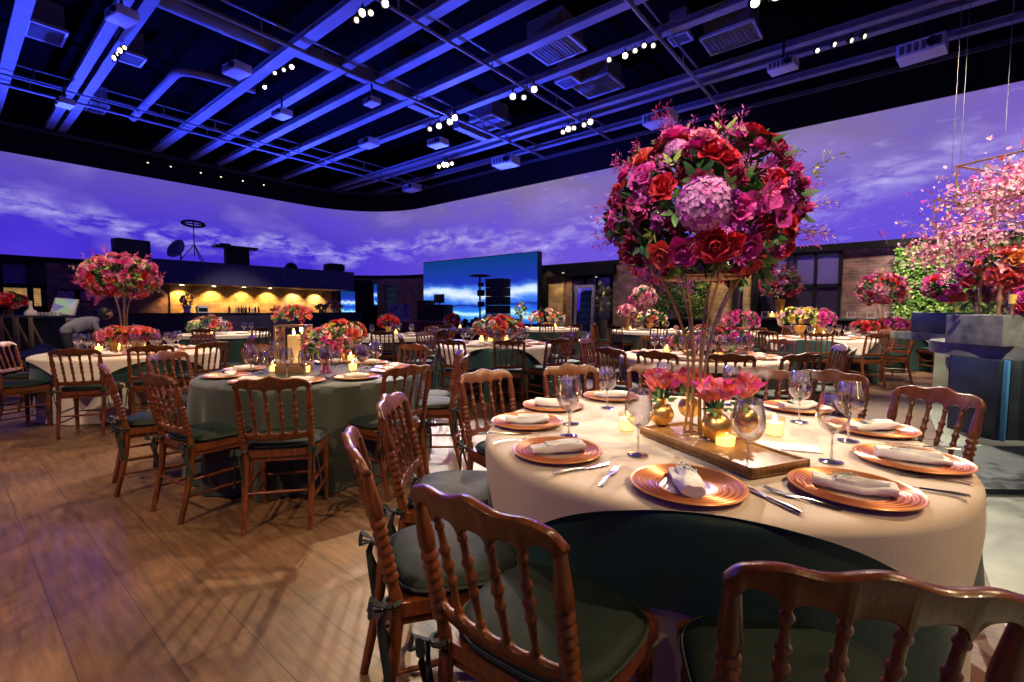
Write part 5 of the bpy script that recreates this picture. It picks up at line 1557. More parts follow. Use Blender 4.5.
# ---- things between bar and viewer, left side
bx_ = at_d(30, 316, 9.6)
bf = empty('buffet_table', (W(-11.25, 9.6).x, W(-11.25, 9.6).y, 0), YAW + .15, 'high black-draped buffet table near the dark windows', 'table')
mb = MB(); mb.box((0, 0, 1.15), (3.2, .8, .05), M['slate'], bev=.006); mb.build('table_top', bf)
def drape(L, Wd, H, mat, name, parent, z=0):
    mb = MB(); n = 90
    def f(i, j):
        t = i / n * 2 * (L + Wd)
        if t < L: x, y, nx, ny = -L / 2 + t, -Wd / 2, 0, -1
        elif t < L + Wd: x, y, nx, ny = L / 2, -Wd / 2 + (t - L), 1, 0
        elif t < 2 * L + Wd: x, y, nx, ny = L / 2 - (t - L - Wd), Wd / 2, 0, 1
        else: x, y, nx, ny = -L / 2, Wd / 2 - (t - 2 * L - Wd), -1, 0
        k = j / 6; w = .025 * sin(t * 22) * k
        return (x + nx * (w + .01), y + ny * (w + .01), H * (1 - k) + .005)
    mb.grid(n, 7, f, mat, closeu=True); mb.build(name, parent)
drape(3.1, .75, 1.13, M['black'], 'drape', bf)
c_ = W(-9.9, 9.7)
def b_top(px, dd=0.): 
    p = at_d(px, 312, 9.55 + dd); return Vector((p.x, p.y, 1.175))
p = b_top(8); vase((p.x, p.y), 1.175, .12, .10, M['gold'], 'small gold vase on the black buffet table')
arrangement('dark red flowers on the black buffet table', (p.x, p.y, 1.175 + .26), .27, .17, 34, [('rose_c', 5, 1.2), ('rose_w', 4, 1.2), ('rose_p', 2, 1.1), ('carn_c', 3, 1.1), ('leaf', 2, 1.)], .08, seed=71, low=-.4)
p = b_top(31); mb = MB(); mb.lathe([(0, 0), (.10, 0), (.11, .03), (.085, .09), (.035, .13), (.028, .20), (.028, .30), (.022, .30), (0, .26)], 18, M['paper'], cap=False)
tag(mb.build('white_vase', None, tuple(p)), 'white bottle-necked vase on the black buffet table', 'vase')
for k in range(7):
    p = b_top(36 + k * 3.6, .05); mb = MB() if k == 0 else mb
    if k == 0: mb.lathe([(0, 0), (.04, 0), (.05, .07), (.047, .07), (.037, .006), (0, .006)], 10, M['casing'], cap=False); cup = mb.mesh('small_cup')
    tag(mesh_obj('small_cup', cup, None, tuple(p)), 'small pale cup in the row on the black buffet table', 'cup', 'cups on the buffet table')
# folding stands with a grey blanket in front of the buffet
for k, (px, lab) in enumerate(((17, 'bare brown folding stand before the black buffet'), (31, 'dark brown folding stand beside the grey blanket'))):
    p = at_d(px, 340, 8.4); t = empty('folding_stand', (p.x, p.y, 0), YAW, lab, 'stand')
    for sx in (-1, 1):
        mb = MB(); mb.box((sx * .14, -.12, .58), (.05, .04, 1.16), M['twig'], bev=.005); mb.build('post', t)
        mb = MB(); mb.tube([(sx * .14, -.10, 1.05), (sx * .14, .35, .01)], .018, 6, M['twig']); mb.build('rear_strut', t)
    mb = MB(); mb.box((0, -.12, .55), (.28, .03, .05), M['twig']); mb.build('crossbar', t)
p = at_d(44, 345, 8.0); mb = MB()
def bl(i, j):
    x = (i / 15 - .5) * .95; y = (j / 9 - .5) * .6
    return (x, y, .72 + .10 * noise.noise(Vector((x * 4, y * 5, 1))) - .25 * (abs(x) / .5) ** 2)
t = empty('side_stool', (p.x, p.y, 0), YAW, 'low dark stool under the grey blanket before the buffet', 'stool')
mb.box((0, 0, .48), (.6, .4, .05), M['twig'], bev=.01); mb.build('seat', t)
for sx in (-1, 1):
    for sy in (-1, 1):
        mb = MB(); mb.tube([(sx * .26, sy * .16, .46), (sx * .29, sy * .18, 0)], .02, 6, M['twig']); mb.build('leg', t)
mb = MB()
def bl2(i, j):
    a = 2 * PI * i / 20; k = j / 6
    r = .50 * (1 - .25 * k) * sin(PI * min(1, k * .5 + .5))
    x, y = r * cos(a) * (1.0), r * sin(a) * .62
    return (x * (1 - k * k * .9), y * (1 - k * k * .9), .507 + .20 * k + .05 * noise.noise(Vector((cos(a) * 2, sin(a) * 2, k * 3))) * k)
mb.grid(20, 7, bl2, pmat('grey_blanket', (.25, .27, .24), .9, var=.5, vscale=12), closeu=True)
tag(mb.build('blanket', None, (p.x, p.y, 0), (0, 0, YAW)), 'crumpled grey blanket heaped on the stool before the buffet', 'blanket')
# drinks station with a slanted screen
p = at_d(68, 330, 10.6); t = empty('drinks_station', (p.x, p.y, 0), YAW + .5, 'steel drinks station with slanted colourful screen beside the bar', 'drinks station')
M['steel'] = pmat('brushed_steel', (.40, .38, .38), .35, .8)
mb = MB(); mb.box((0, 0, .53), (.62, .6, 1.06), M['steel'], bev=.02); mb.build('cabinet', t)
mb = MB(); mb.box((0, 0, 1.08), (.68, .66, .04), M['casing'], bev=.008); mb.build('top', t)
m_, nt, out = new_mat('colourful_screen')
e = N(nt, 'ShaderNodeEmission'); tc = N(nt, 'ShaderNodeTexCoord'); vo = N(nt, 'ShaderNodeTexVoronoi'); vo.inputs['Scale'].default_value = 5.
nt.links.new(tc.outputs['Object'], vo.inputs['Vector']); hs = N(nt, 'ShaderNodeMix', data_type='RGBA'); hs.inputs[0].default_value = .6; hs.inputs[6].default_value = (.5, .5, .7, 1)
nt.links.new(vo.outputs['Color'], hs.inputs[7]); nt.links.new(hs.outputs[2], e.inputs[0]); e.inputs[1].default_value = .45; nt.links.new(e.outputs[0], out.inputs[0])
T = Matrix.Translation((0, -.1, 1.36)) @ Matrix.Rotation(-.5, 4, 'X') @ Matrix.Rotation(.12, 4, 'Y')
mb = MB(); mb.box((0, 0, 0), (.42, .05, .42), M['casing'], T=T, bev=.01); mb.tube([(0, .0, 1.08), (0, -.05, 1.3)], .03, 8, M['steel']); mb.build('screen_frame', t)
mb = MB(); mb.box((0, -.028, 0), (.36, .006, .36), m_, T=T); mb.build('screen', t)
# framed notices on the brick
for px, py, lab in ((69, 296, 'small framed pink notice on the brick wall beside the bar'), (86, 296, 'second framed notice on the brick, hidden partly by the tall bouquet')):
    q = at_x(px, py, XA + .02); t = empty('framed_notice', (XA + .02, q.y, q.z), 0, lab, 'picture')
    mb = MB(); mb.box((.0, 0, 0), (.03, .75, .5), M['blackm']); mb.build('frame', t); mb = MB(); mb.box((.018, 0, 0), (.006, .65, .4), pmat('pink_print', (.45, .2, .3), .6, var=.5, vscale=6)); mb.build('print', t)

# ---- person bending over behind the tall-bouquet table
def person():
    c = W(-8.48, 9.2)
    r = empty('person', (c.x, c.y, 0), YAW + .75, 'person in a grey shirt with black hair bending over before the bar', 'person')
    bm = bmesh.new(); sk = bm.verts.layers.skin.verify()
    V = {}
    def v(n, co, rad):
        q = bm.verts.new(co); q[sk].radius = (rad, rad) if not hasattr(rad, '__len__') else rad; V[n] = q
    v('pel', (-.24, 0, .90), (.15, .13)); v('wai', (-.13, 0, .95), (.18, .16)); v('che', (.05, .0, .99), (.22, .19)); v('sho', (.17, .0, 1.05), (.16, .15)); v('nek', (.27, -.01, 1.12), .055)
    for s_, k in ((1, 'l'), (-1, 'r')):
        v('hip' + k, (-.24, s_ * .10, .88), .10); v('kne' + k, (-.20, s_ * .12, .48), .065); v('ank' + k, (-.24, s_ * .12, .09), .045); v('toe' + k, (-.10, s_ * .13, .04), .035)
        v('shl' + k, (.17, s_ * .19, 1.03), .065); v('elb' + k, (.24, s_ * .24, .80), .045); v('wri' + k, (.42, s_ * .16, .90), .03)
        v('pal' + k, (.49, s_ * .14, .92), .032)
        for f_ in range(4): v('f%d%s' % (f_, k), (.565 - .006 * abs(f_ - 1.5), s_ * .14 + (f_ - 1.5) * .02, .905), .009); v('g%d%s' % (f_, k), (.60 - .008 * abs(f_ - 1.5), s_ * .14 + (f_ - 1.5) * .023, .885), .008)
        v('th' + k, (.50, s_ * .10, .915), .011); v('ti' + k, (.535, s_ * .082, .90), .009)
    E = [('pel', 'wai'), ('wai', 'che'), ('che', 'sho'), ('sho', 'nek')]
    for k in 'lr':
        E += [('pel', 'hip' + k), ('hip' + k, 'kne' + k), ('kne' + k, 'ank' + k), ('ank' + k, 'toe' + k), ('sho', 'shl' + k), ('shl' + k, 'elb' + k), ('elb' + k, 'wri' + k), ('wri' + k, 'pal' + k), ('pal' + k, 'th' + k), ('th' + k, 'ti' + k)]
        for f_ in range(4): E += [('pal' + k, 'f%d%s' % (f_, k)), ('f%d%s' % (f_, k), 'g%d%s' % (f_, k))]
    for a, b in E: bm.edges.new((V[a], V[b]))
    V['pel'][sk].use_root = True
    me = bpy.data.meshes.new('body'); bm.to_mesh(me); bm.free()
    o = mesh_obj('body', me, r)
    # clothing colours by height and position
    m, nt, out = new_mat('clothed_body'); b = N(nt, 'ShaderNodeBsdfPrincipled'); nt.links.new(b.outputs[0], out.inputs[0]); b.inputs['Roughness'].default_value = .8
    tc = N(nt, 'ShaderNodeTexCoord'); sp = N(nt, 'ShaderNodeSeparateXYZ'); nt.links.new(tc.outputs['Object'], sp.inputs[0])
    g1 = N(nt, 'ShaderNodeMath', operation='GREATER_THAN'); g1.inputs[1].default_value = .86; nt.links.new(sp.outputs[2], g1.inputs[0])
    g2 = N(nt, 'ShaderNodeMath', operation='GREATER_THAN'); g2.inputs[1].default_value = .33; nt.links.new(sp.outputs[0], g2.inputs[0])
    x1 = N(nt, 'ShaderNodeMix', data_type='RGBA'); x1.inputs[6].default_value = (.02, .02, .03, 1); x1.inputs[7].default_value = (.20, .18, .23, 1); nt.links.new(g1.outputs[0], x1.inputs[0])
    x2 = N(nt, 'ShaderNodeMix', data_type='RGBA'); nt.links.new(x1.outputs[2], x2.inputs[6]); x2.inputs[7].default_value = (.42, .22, .14, 1); nt.links.new(g2.outputs[0], x2.inputs[0])
    nt.links.new(x2.outputs[2], b.inputs['Base Color'])
    me.materials.append(m)
    md = o.modifiers.new('Skin', 'SKIN'); md.use_smooth_shade = True
    o.modifiers.new('Sub', 'SUBSURF').levels = 2; o.modifiers['Sub'].render_levels = 2
    mb = MB(); hc = Vector((.36, -.01, 1.22))
    def hd(i, j):
        ph = PI * j / 12; a = 2 * PI * i / 18
        x = sin(ph) * cos(a); y = sin(ph) * sin(a); z = cos(ph)
        k = 1 + (.10 * max(0, x) ** 3 if abs(y) < .3 else 0)
        return hc + Vector((x * .10 * k, y * .078, z * .115 * (1 if z > 0 else 1.08)))
    mb.grid(18, 13, hd, M['skin'], closeu=True)
    mb.lathe([(.016, 0), (.012, .02), (0, .03)], 8, M['skin'], T=frame_to(hc + Vector((.085, 0, -.02)), hc + Vector((.125, 0, -.03))))
    for s_ in (-1, 1): mb.sphere(hc + Vector((0, s_ * .08, -.01)), (.018, .01, .03), M['skin'], 8, 6); mb.sphere(hc + Vector((.093, s_ * .03, .01)), .010, M['black'], 8, 6)
    mb.box(hc + Vector((.10, 0, -.06)), (.01, .04, .008), pmat('lips', (.4, .12, .1), .5))
    mb.build('head', r)
    mb = MB()
    def hr(i, j):
        ph = PI * .74 * j / 9; a = 2 * PI * i / 20
        x = sin(ph) * cos(a); y = sin(ph) * sin(a); z = cos(ph)
        lim = 1.0 if (x < .55 or z > .15) else .62
        return hc + Vector((-.012 + x * .108 * lim, y * .09, z * .13 + .004 + .004 * noise.noise(Vector((x * 9, y * 9, z * 9)))))
    mb.grid(20, 10, hr, M['hair'], closeu=True); mb.build('hair', r)
person()

# ------------------------------------------------------------------ far corner and stage
M['blue_emit'] = emat('video_strip', (.10, .35, 1.), .7)
def screen_strip(px, pya, pyb, w_px, lab):
    a = at_x(px, pya, XA + .5); b = at_x(px + w_px, pyb, XA + .5)
    t = empty('video_panel', ((a.x), (a.y + b.y) / 2, 0), 0, lab, 'screen')
    mb = MB(); mb.box((0, 0, (a.z + b.z) / 2), (.06, abs(b.y - a.y), abs(a.z - b.z)), M['led']); mb.build('display', t)
    mb = MB(); mb.box((-.07, 0, (a.z + .0) / 2), (.08, abs(b.y - a.y) + .1, a.z + .1), M['black']); mb.build('housing', t)
screen_strip(341, 291, 313, 14, 'bright blue video panel between the bar end and the dark column')
screen_strip(374, 284, 305, 6, 'narrow blue video strip in the dark corner')
def line_array(px, d, z0, z1, w_, lab, dp=.6):
    p = W((px - 512) / 467 * d, d)
    t = empty('line_array_speaker', (p.x, p.y, 0), 0.1, lab, 'loudspeaker')
    n = 6; h = (z1 - z0) / n
    for k in range(n):
        mb = MB(); mb.box((0, 0, z0 + h * (k + .5)), (w_, dp, h * .96), M['blackm'], bev=.02); mb.box((0, -dp / 2 - .005, z0 + h * (k + .5)), (w_ * .9, .02, h * .75), M['slate']); mb.build('speaker_cabinet', t)
    mb = MB(); mb.box((0, 0, z0 / 2), (w_ * 1.1, dp * 1.1, z0), M['black'], bev=.02); mb.build('base_box', t)
    return t
line_array(498, 17.0, .5, 2.42, .78, 'tall black speaker tower on the hedge side, before the LED wall screen', .5)
line_array(387, 21.5, .45, 2.45, .62, 'tall speaker tower in the dark corner beside the LED wall screen')
def moving_head(px, d, z0, lab, s_=1.):
    p = W((px - 512) / 467 * d, d); t = empty('moving_head_light', (p.x, p.y, z0), random.uniform(0, 3), lab, 'stage light', 'stage lights before the screen')
    mb = MB(); mb.box((0, 0, .08 * s_), (.34 * s_, .28 * s_, .16 * s_), M['black'], bev=.02); mb.build('base', t)
    mb = MB()
    for sx in (-1, 1): mb.box((sx * .17 * s_, 0, .32 * s_), (.05 * s_, .16 * s_, .4 * s_), M['black'], bev=.01)
    mb.build('yoke', t)
    mb = MB(); mb.lathe([(.0, 0), (.12 * s_, .02), (.13 * s_, .25 * s_), (.10 * s_, .36 * s_), (0, .37 * s_)], 12, M['blackm'], T=Matrix.Translation((0, 0, .25 * s_)) @ Matrix.Rotation(.4, 4, 'X')); mb.build('head', t)
for px, s_ in ((474, .9), (463, .8), (484, .95), (516, .8), (455, .7)): moving_head(px, 16.4, .5, 'black moving head light on a case before the LED wall screen', s_)
# flight cases under the lights
for k, px in enumerate((459, 474, 484, 516)):
    p = W((px - 512) / 467 * 16.4, 16.4); mb = MB(); mb.box((0, 0, .25), (.72 if k == 0 else .3, .5, .50), M['black'], bev=.02)
    tag(mb.build('flight_case', None, (p.x, p.y, 0), (0, 0, .1 * k)), 'black flight case carrying stage lights before the LED wall screen', 'case', 'flight cases before the stage')
# truss stand with lights
p = W((480 - 512) / 467 * 16.9, 16.9); t = empty('light_tower', (p.x, p.y, 0), 0, 'thin black light tower with round top reflector before the LED screen', 'stand')
mb = MB(); mb.tube([(0, 0, 0), (0, 0, 2.5)], .035, 8, M['blackm']); mb.build('pole', t)
for k in range(3):
    a = 2 * PI * k / 3; mb = MB(); mb.tube([(cos(a) * .5, sin(a) * .5, .02), (0, 0, .8)], .02, 6, M['blackm']); mb.build('leg', t)
mb = MB(); mb.lathe([(.42, 2.50), (.38, 2.54), (.2, 2.57), (0, 2.58)], 18, M['blackm'], cap=False); mb.build('reflector', t)
for z, s_ in ((1.9, .22), (1.5, .18), (2.2, .14)):
    mb = MB(); mb.box((.05, 0, z), (s_, .2, s_ * 1.0), M['black'], bev=.03); mb.build('lamp_head', t)
# dj desk and singers' gear on the stage
p = W((436 - 512) / 467 * 19.2, 19.2); t = empty('dj_desk', (p.x, p.y, .6), 0, 'black DJ desk with monitor on the stage before the LED screen', 'desk')
mb = MB(); mb.box((0, 0, .45), (1.5, .5, .9), M['black'], bev=.01); mb.build('desk_body', t)
mb = MB(); mb.box((.2, 0, 1.15), (.6, .04, .36), M['blackm'], bev=.01); mb.box((.2, .03, 1.0), (.08, .04, .3), M['blackm']); mb.build('monitor', t)
p = W((426 - 512) / 467 * 20., 20.); mb = MB(); mb.box((0, 0, .5), (.6, .5, 1.1), M['black'], bev=.03); tag(mb.build('stage_monitor', None, (p.x, p.y, .65)), 'black cabinet at the bar end of the stage', 'loudspeaker')
# roll-up banner
p = W((400 - 512) / 467 * 19.5, 19.5); t = empty('rollup_banner', (p.x, p.y, 0), YAW + .2, 'pale roll-up banner with a grey portrait shape standing in the dark corner', 'banner')
mb = MB(); mb.box((0, 0, 1.0), (.85, .02, 1.1), pmat('banner_print', (.30, .32, .42), .7, var=.6, vscale=3)); mb.build('print', t)
mb = MB(); mb.box((0, 0, .04), (.9, .2, .08), M['steel']); mb.tube([(0, .05, .05), (0, .05, 1.55)], .012, 6, M['steel']); mb.build('base', t)
# burgundy sofa
def sofa(px, d, lab, L=1.5):
    p = W((px - 512) / 467 * d, d); t = empty('velvet_sofa', (p.x, p.y, 0), YAW + .1, lab, 'sofa', 'burgundy sofas')
    mb = MB(); mb.box((0, 0, .28), (L, .75, .30), M['burgundy'], bev=.05); mb.build('seat', t)
    mb = MB(); mb.box((0, .34, .55), (L, .16, .74), M['burgundy'], bev=.06); mb.build('backrest', t)
    for sx in (-1, 1):
        mb = MB(); mb.box((sx * (L / 2 - .02), 0, .42), (.14, .78, .42), M['burgundy'], bev=.05); mb.build('armrest', t)
        for sy in (-1, 1): mb = MB(); mb.tube([(sx * (L / 2 - .1), sy * .3, .14), (sx * (L / 2 - .1), sy * .32, 0)], .02, 6, M['black']); mb.build('leg', t)
sofa(409, 15.4, 'burgundy velvet sofa before the dark corner, bar end', 1.35); sofa(441, 15.6, 'burgundy velvet sofa nearer to the stage', .75)

# ------------------------------------------------------------------ long wall: mirror, doorway lamps, ledge, hedge
p = at_y(586, 310, YB - 1.3)
t = empty('standing_mirror', (p.x, YB - 1.5, 0), -.12, 'tall mirror in an ornate pale frame leaning before the doorway', 'mirror')
mw, mh = .78, 1.75
T = Matrix.Translation((0, 0, .42)) @ Matrix.Rotation(-.06, 4, 'X')
mb = MB()
for sx in (-1, 1): mb.box((sx * (mw / 2), 0, mh / 2), (.12, .06, mh + .1), M['casing'], T=T, bev=.02)
for z in (0, mh): mb.box((0, 0, z), (mw + .1, .06, .12), M['casing'], T=T, bev=.02)
for q in range(18):
    for sx in (-1, 1): mb.sphere((sx * mw / 2, -.035, .05 + q * mh / 17.5), .03, M['casing'], 6, 4, T=T)
mb.build('ornate_frame', t)
mb = MB(); mb.box((0, 0, mh / 2), (mw - .06, .02, mh - .06), M['mirror'], T=T); mb.build('mirror_glass', t)
for sx in (-1, 1):
    mb = MB(); mb.tube([(sx * .3, .0, .0), (sx * .3, .05, .45)], .025, 6, M['twig']); mb.build('easel_leg', t)
    mb = MB(); mb.tube([(sx * .3, .55, .0), (sx * .15, .12, 1.6)], .02, 6, M['twig']); mb.build('easel_strut', t)
for px, py in ((563, 273), (596, 277)):
    q = at_y(px, py, YB - .8); tag_o = MB(); tag_o.lathe([(0, 0), (.05, 0), (.06, .08), (0, .09)], 12, M['lamp_dim'], cap=False); tag_o.lathe([(.06, .0), (.065, .09), (.05, .16), (0, .16)], 12, M['blackm'], cap=False)
    tag_o.tube([(0, 0, .15), (0, 0, 2.95 - q.z)], .012, 6, M['blackm'])
    tag(tag_o.build('wall_spotlight', None, (q.x, q.y, q.z)), 'small bright spotlight above the doorway, ' + ('brick column side' if px < 580 else 'window side'), 'spotlight')
    spot((q.x, q.y - .05, q.z - .02), (q.x - .1, YB, 1.2), 40, 80, (1., .75, .45), .03)
# dark counter ledge along the wall
def ledge(pxa, pxb, lab, zt=1.06, dep=.55):
    yb = YB - .9; a = at_y(pxa, 318, yb).x; b = at_y(pxb, 318, yb).x
    t = empty('wall_counter', ((a + b) / 2, YB - .62, 0), 0, lab, 'counter')
    mb = MB(); mb.box((0, 0, zt - .03), (b - a, .62, .06), M['slate'], bev=.008); mb.build('counter_top', t)
    mb = MB(); mb.box((0, .04, (zt - .06) / 2), (b - a - .1, .5, zt - .06), M['black']); mb.build('body', t)
ledge(755, 942, 'long low black counter along the window and brick wall')
ledge(640, 706, 'short black counter under the hedge panel behind the flower stand', 1.0)
# square glass holders and candles on the ledge
mbq = MB()
for sx in (-1, 1): mbq.box((sx * .09, 0, .09), (.008, .12, .16), M['casing'])
mbq.box((0, 0, .012), (.19, .12, .016), M['casing']); mbq.box((0, 0, .17), (.19, .12, .012), M['casing'])
SQ = mbq.mesh('square_holder')
for px in (786, 851, 871, 890, 917, 765, 828):
    q = at_y(px, 315, YB - .62); 
    tag(mesh_obj('square_holder', SQ, None, (q.x, q.y, 1.062)), 'small pale square glass holder on the dark wall counter', 'candle holder', 'square holders on the wall counter')
for k, px in enumerate((782, 792, 772, 800)):
    q = at_y(px, 315, YB - .68)
    votive(0, 0, 'tall lit candle glass clustered on the wall counter by the raised pink bouquet', z=1.062, s_=2.2, light=3. if k == 0 else 0, p=q, hi=False, group='candle glasses on the wall counter')
q = at_y(780, 300, YB - .62)
vase((q.x, q.y), 1.062, .55, .16, M['gold'], 'tall gold vase with flared rim on the wall counter by the windows')
arrangement('pink and red ball of flowers in the tall gold vase by the windows', (q.x, q.y, 2.06), .52, .42, 64, PAL_MID, .095, seed=81, low=-.8)
q = at_y(673, 305, YB - .95); mb = MB(); mb.lathe([(0, 0), (.16, 0), (.2, .3), (.18, .3), (0, .25)], 14, M['concrete'], cap=False); tag(mb.build('planter', None, (q.x, q.y, 1.0)), 'small grey planter below the far hedge panel', 'planter')
arrangement('pale green shrub in the grey planter below the far hedge', (q.x, q.y, 1.55), .55, .35, 30, [('leaf_l', 3, 1.4), ('leaf', 2, 1.4), ('spr_g', 2, 1.2)], .10, seed=82, low=-.4, name='potted_shrub', cat='plant')
q = at_y(603, 300, YB - .75); arrangement('olive branch plant beside the leaning mirror', (q.x, q.y, 1.75), .22, .6, 16, [('leaf_l', 3, 1.2), ('spr_g', 3, 1.4)], .09, seed=83, low=-.9, name='potted_plant', cat='plant')
mb = MB(); mb.lathe([(0, 0), (.14, 0), (.18, .9), (.16, .9), (0, .8)], 14, M['concrete'], cap=False); tag(mb.build('planter', None, (q.x, q.y, 0)), 'tall grey planter holding the olive branches beside the mirror', 'planter')
# leafy wall panels
def hedge(pxa, pxb, z0, z1, n, lab, seed):
    yb = YB - .12; a = at_y(pxa, 300, yb).x; b = at_y(pxb, 300, yb).x
    t = empty('hedge_panel', ((a + b) / 2, yb, 0), 0, lab, 'green wall')
    mb = MB(); mb.box((0, .04, (z0 + z1) / 2), (b - a, .06, z1 - z0), M['leaf_dark']); mb.build('backing', t)
    rnd = random.Random(seed); mb = MB()
    for i in range(n):
        x = rnd.uniform(a, b) - (a + b) / 2; z = rnd.uniform(z0, z1)
        dpt = .06 + .10 * (.5 + .5 * noise.noise(Vector((x * 1.7, z * 1.7, seed)))) 
        d = Vector((rnd.gauss(0, .6), -abs(rnd.gauss(.5, .4)), rnd.gauss(.0, .7))).normalized()
        petal(mb, (x, -dpt * rnd.uniform(.3, 1.1), z), d, (0, -1, .4), rnd.uniform(.07, .13), .06, .1, M['hedge_a'] if rnd.random() < .7 else M['hedge_b'], 3, 3, tip=.5)
    o = mb.build('foliage', t); o['kind'] = 'stuff'
M['hedge_a'] = pmat('hedge_leaf', (.16, .30, .05), .5, var=.4, vscale=8); M['hedge_b'] = pmat('hedge_leaf_pale', (.36, .48, .14), .5, var=.3, vscale=8)
hedge(893, 1075, .05, 2.98, 6500, 'bright green leafy wall panel covering the brick behind the flower pedestals', 5)
hedge(647, 709, .9, 2.95, 1800, 'darker leafy wall panel behind the flower stand of the front table', 6)

# ------------------------------------------------------------------ flower pedestals at the hedge side
pl = at_z(906, 397)
XP = pl.x; yfar = pl.y
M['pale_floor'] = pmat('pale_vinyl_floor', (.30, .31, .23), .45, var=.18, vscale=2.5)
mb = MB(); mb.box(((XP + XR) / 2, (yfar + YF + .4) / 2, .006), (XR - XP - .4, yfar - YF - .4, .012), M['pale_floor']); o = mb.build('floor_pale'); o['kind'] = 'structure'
def ped(name, lab): return empty(name, (0, 0, 0), 0, lab, 'pedestal')
def cbox(mb, px0, px1, d, z0, z1, dep, mat, rz=0., bev=.006):
    """box whose front face spans px0..px1 at depth d"""
    x0 = (px0 - 512) / 467 * d; x1 = (px1 - 512) / 467 * d
    c = W((x0 + x1) / 2, d + dep / 2); mb.box((c.x, c.y, (z0 + z1) / 2), (x1 - x0, dep, z1 - z0), mat, rz=YAW + rz, bev=bev)
M['stone'] = pmat('rough_grey_stone', (.20, .20, .17), .8, var=.35, vscale=6, bump=.4, bscale=18)
M['stone_pale'] = pmat('pale_green_stone', (.36, .38, .27), .8, var=.2, vscale=5)
M['blue_light_strip'] = pmat('blue_light_on_edge', (.10, .35, .60), .5)  # blue light falling on the leg edge, put into its colour
# rear unit
t = ped('display_pedestal', 'rear stone display pedestal with slab shelf, on a pale narrow foot')
mb = MB(); cbox(mb, 958, 972, 7.1, 0, .84, .35, M['stone_pale']); mb.build('foot', t)
mb = MB(); cbox(mb, 950, 984, 6.5, .84, .95, 1.0, M['stone']); mb.build('slab', t)
t = ped('display_block', 'dark square block with pale edge on the rear slab, carrying orchid vases')
mb = MB(); cbox(mb, 955, 976, 6.45, .952, 1.25, .7, M['slate']); mb.build('panel', t)
mb = MB(); cbox(mb, 976, 983, 6.40, .952, 1.25, .7, M['stone']); mb.build('pale_edge', t)
t = ped('display_pedestal', 'middle dark display pedestal standing on the pale floor')
mb = MB(); cbox(mb, 974, 1001, 6.15, .0, .80, .3, M['slate']); mb.build('body', t)
mb = MB(); cbox(mb, 983, 999, 6.1, .80, 1.24, .3, M['black']); mb.build('upper_block', t)
# front unit: curved slab on dark legs
t = ped('display_pedestal', 'front display pedestal with a curved grey slab shelf and blue-lit leg')
c = W(5.80, 5.0); mb = MB()
poly = []
for k in range(40):
    a = 2 * PI * k / 40; poly.append((c.x + .98 * cos(a), c.y + .98 * sin(a)))
mb.prism(poly, .80, .93, M['stone']); mb.build('curved_slab', t)
mb = MB(); cbox(mb, 1003, 1012, 4.5, 0, .80, .5, M['slate']); mb.build('leg_panel', t)
mb = MB(); cbox(mb, 1012, 1015, 4.46, 0, .80, .5, M['blue_light_strip']); mb.build('blue_lit_edge', t)
mb = MB(); cbox(mb, 1016, 1100, 4.5, 0, .80, .5, M['slate']); mb.build('body', t)

t = ped('display_block', 'rough grey stone block standing on the curved front slab')
mb = MB(); cbox(mb, 1004, 1060, 4.55, .932, 1.24, .6, M['stone']); mb.build('block', t)
# flat dark plate lying on the pale floor
a_ = at_z(934, 447, .03); b_ = at_z(1030, 490, .03)
t = ped('dark_floor_plate', 'flat dark grey plate on the pale floor between chair and pedestals')
mb = MB(); q0, q1, q2, q3 = at_z(926, 447, .04), at_z(1080, 447, .04), at_z(1100, 492, .04), at_z(960, 490, .04)
mb.prism([(q3.x, q3.y), (q2.x, q2.y), (q1.x, q1.y), (q0.x, q0.y)], .013, .05, M['slate']); mb.build('plate', t)
# small wooden block with turned candlesticks
q = at_d(969 + 26, 345, 4.6)
def fixd(px, d, z): 
    p = W((px - 512) / 467 * d, d); return (p.x, p.y, z)
mb = MB(); mb.box((0, 0, .09), (.16, .12, .18), pmat('brown_block', (.28, .10, .05), .4), bev=.01)
tag(mb.build('wooden_block', None, fixd(998, 4.75, .932), (0, 0, YAW)), 'red-brown wooden block under the turned candlesticks', 'block')
CW = pmat('turned_wood', (.30, .13, .06), .35)
for k, (px, tilt, lab) in enumerate(((994.5, .0, 'upright turned wooden candlestick on the brown block'), (1003, .03, 'turned wooden candlestick with a yellow candle beside the upright one'))):
    mb = MB(); h = .42
    mb.lathe([(.04, 0), (.045, .01), (.02, .03), (.016, .05), (.024, .08), (.02, .12), (.014, .2), (.018, .26), (.026, .29), (.016, .31), (.013, .38), (.028, .405), (.03, h), (0, h)], 14, CW)
    p = fixd(998.5, 4.73, 1.112)
    if k: p = fixd(1012, 4.6, .932)
    o = mb.build('candlestick', None, p); tag(o, lab, 'candlestick')
    if k:
        mb = MB(); mb.lathe([(0, 0), (.03, 0), (.03, .09), (.0, .09)], 14, pmat('yellow_candle', (.85, .6, .1), .5)); tag(mb.build('pillar_candle', None, (p[0], p[1], .932 + h)), 'short yellow candle on the candlestick', 'candle')
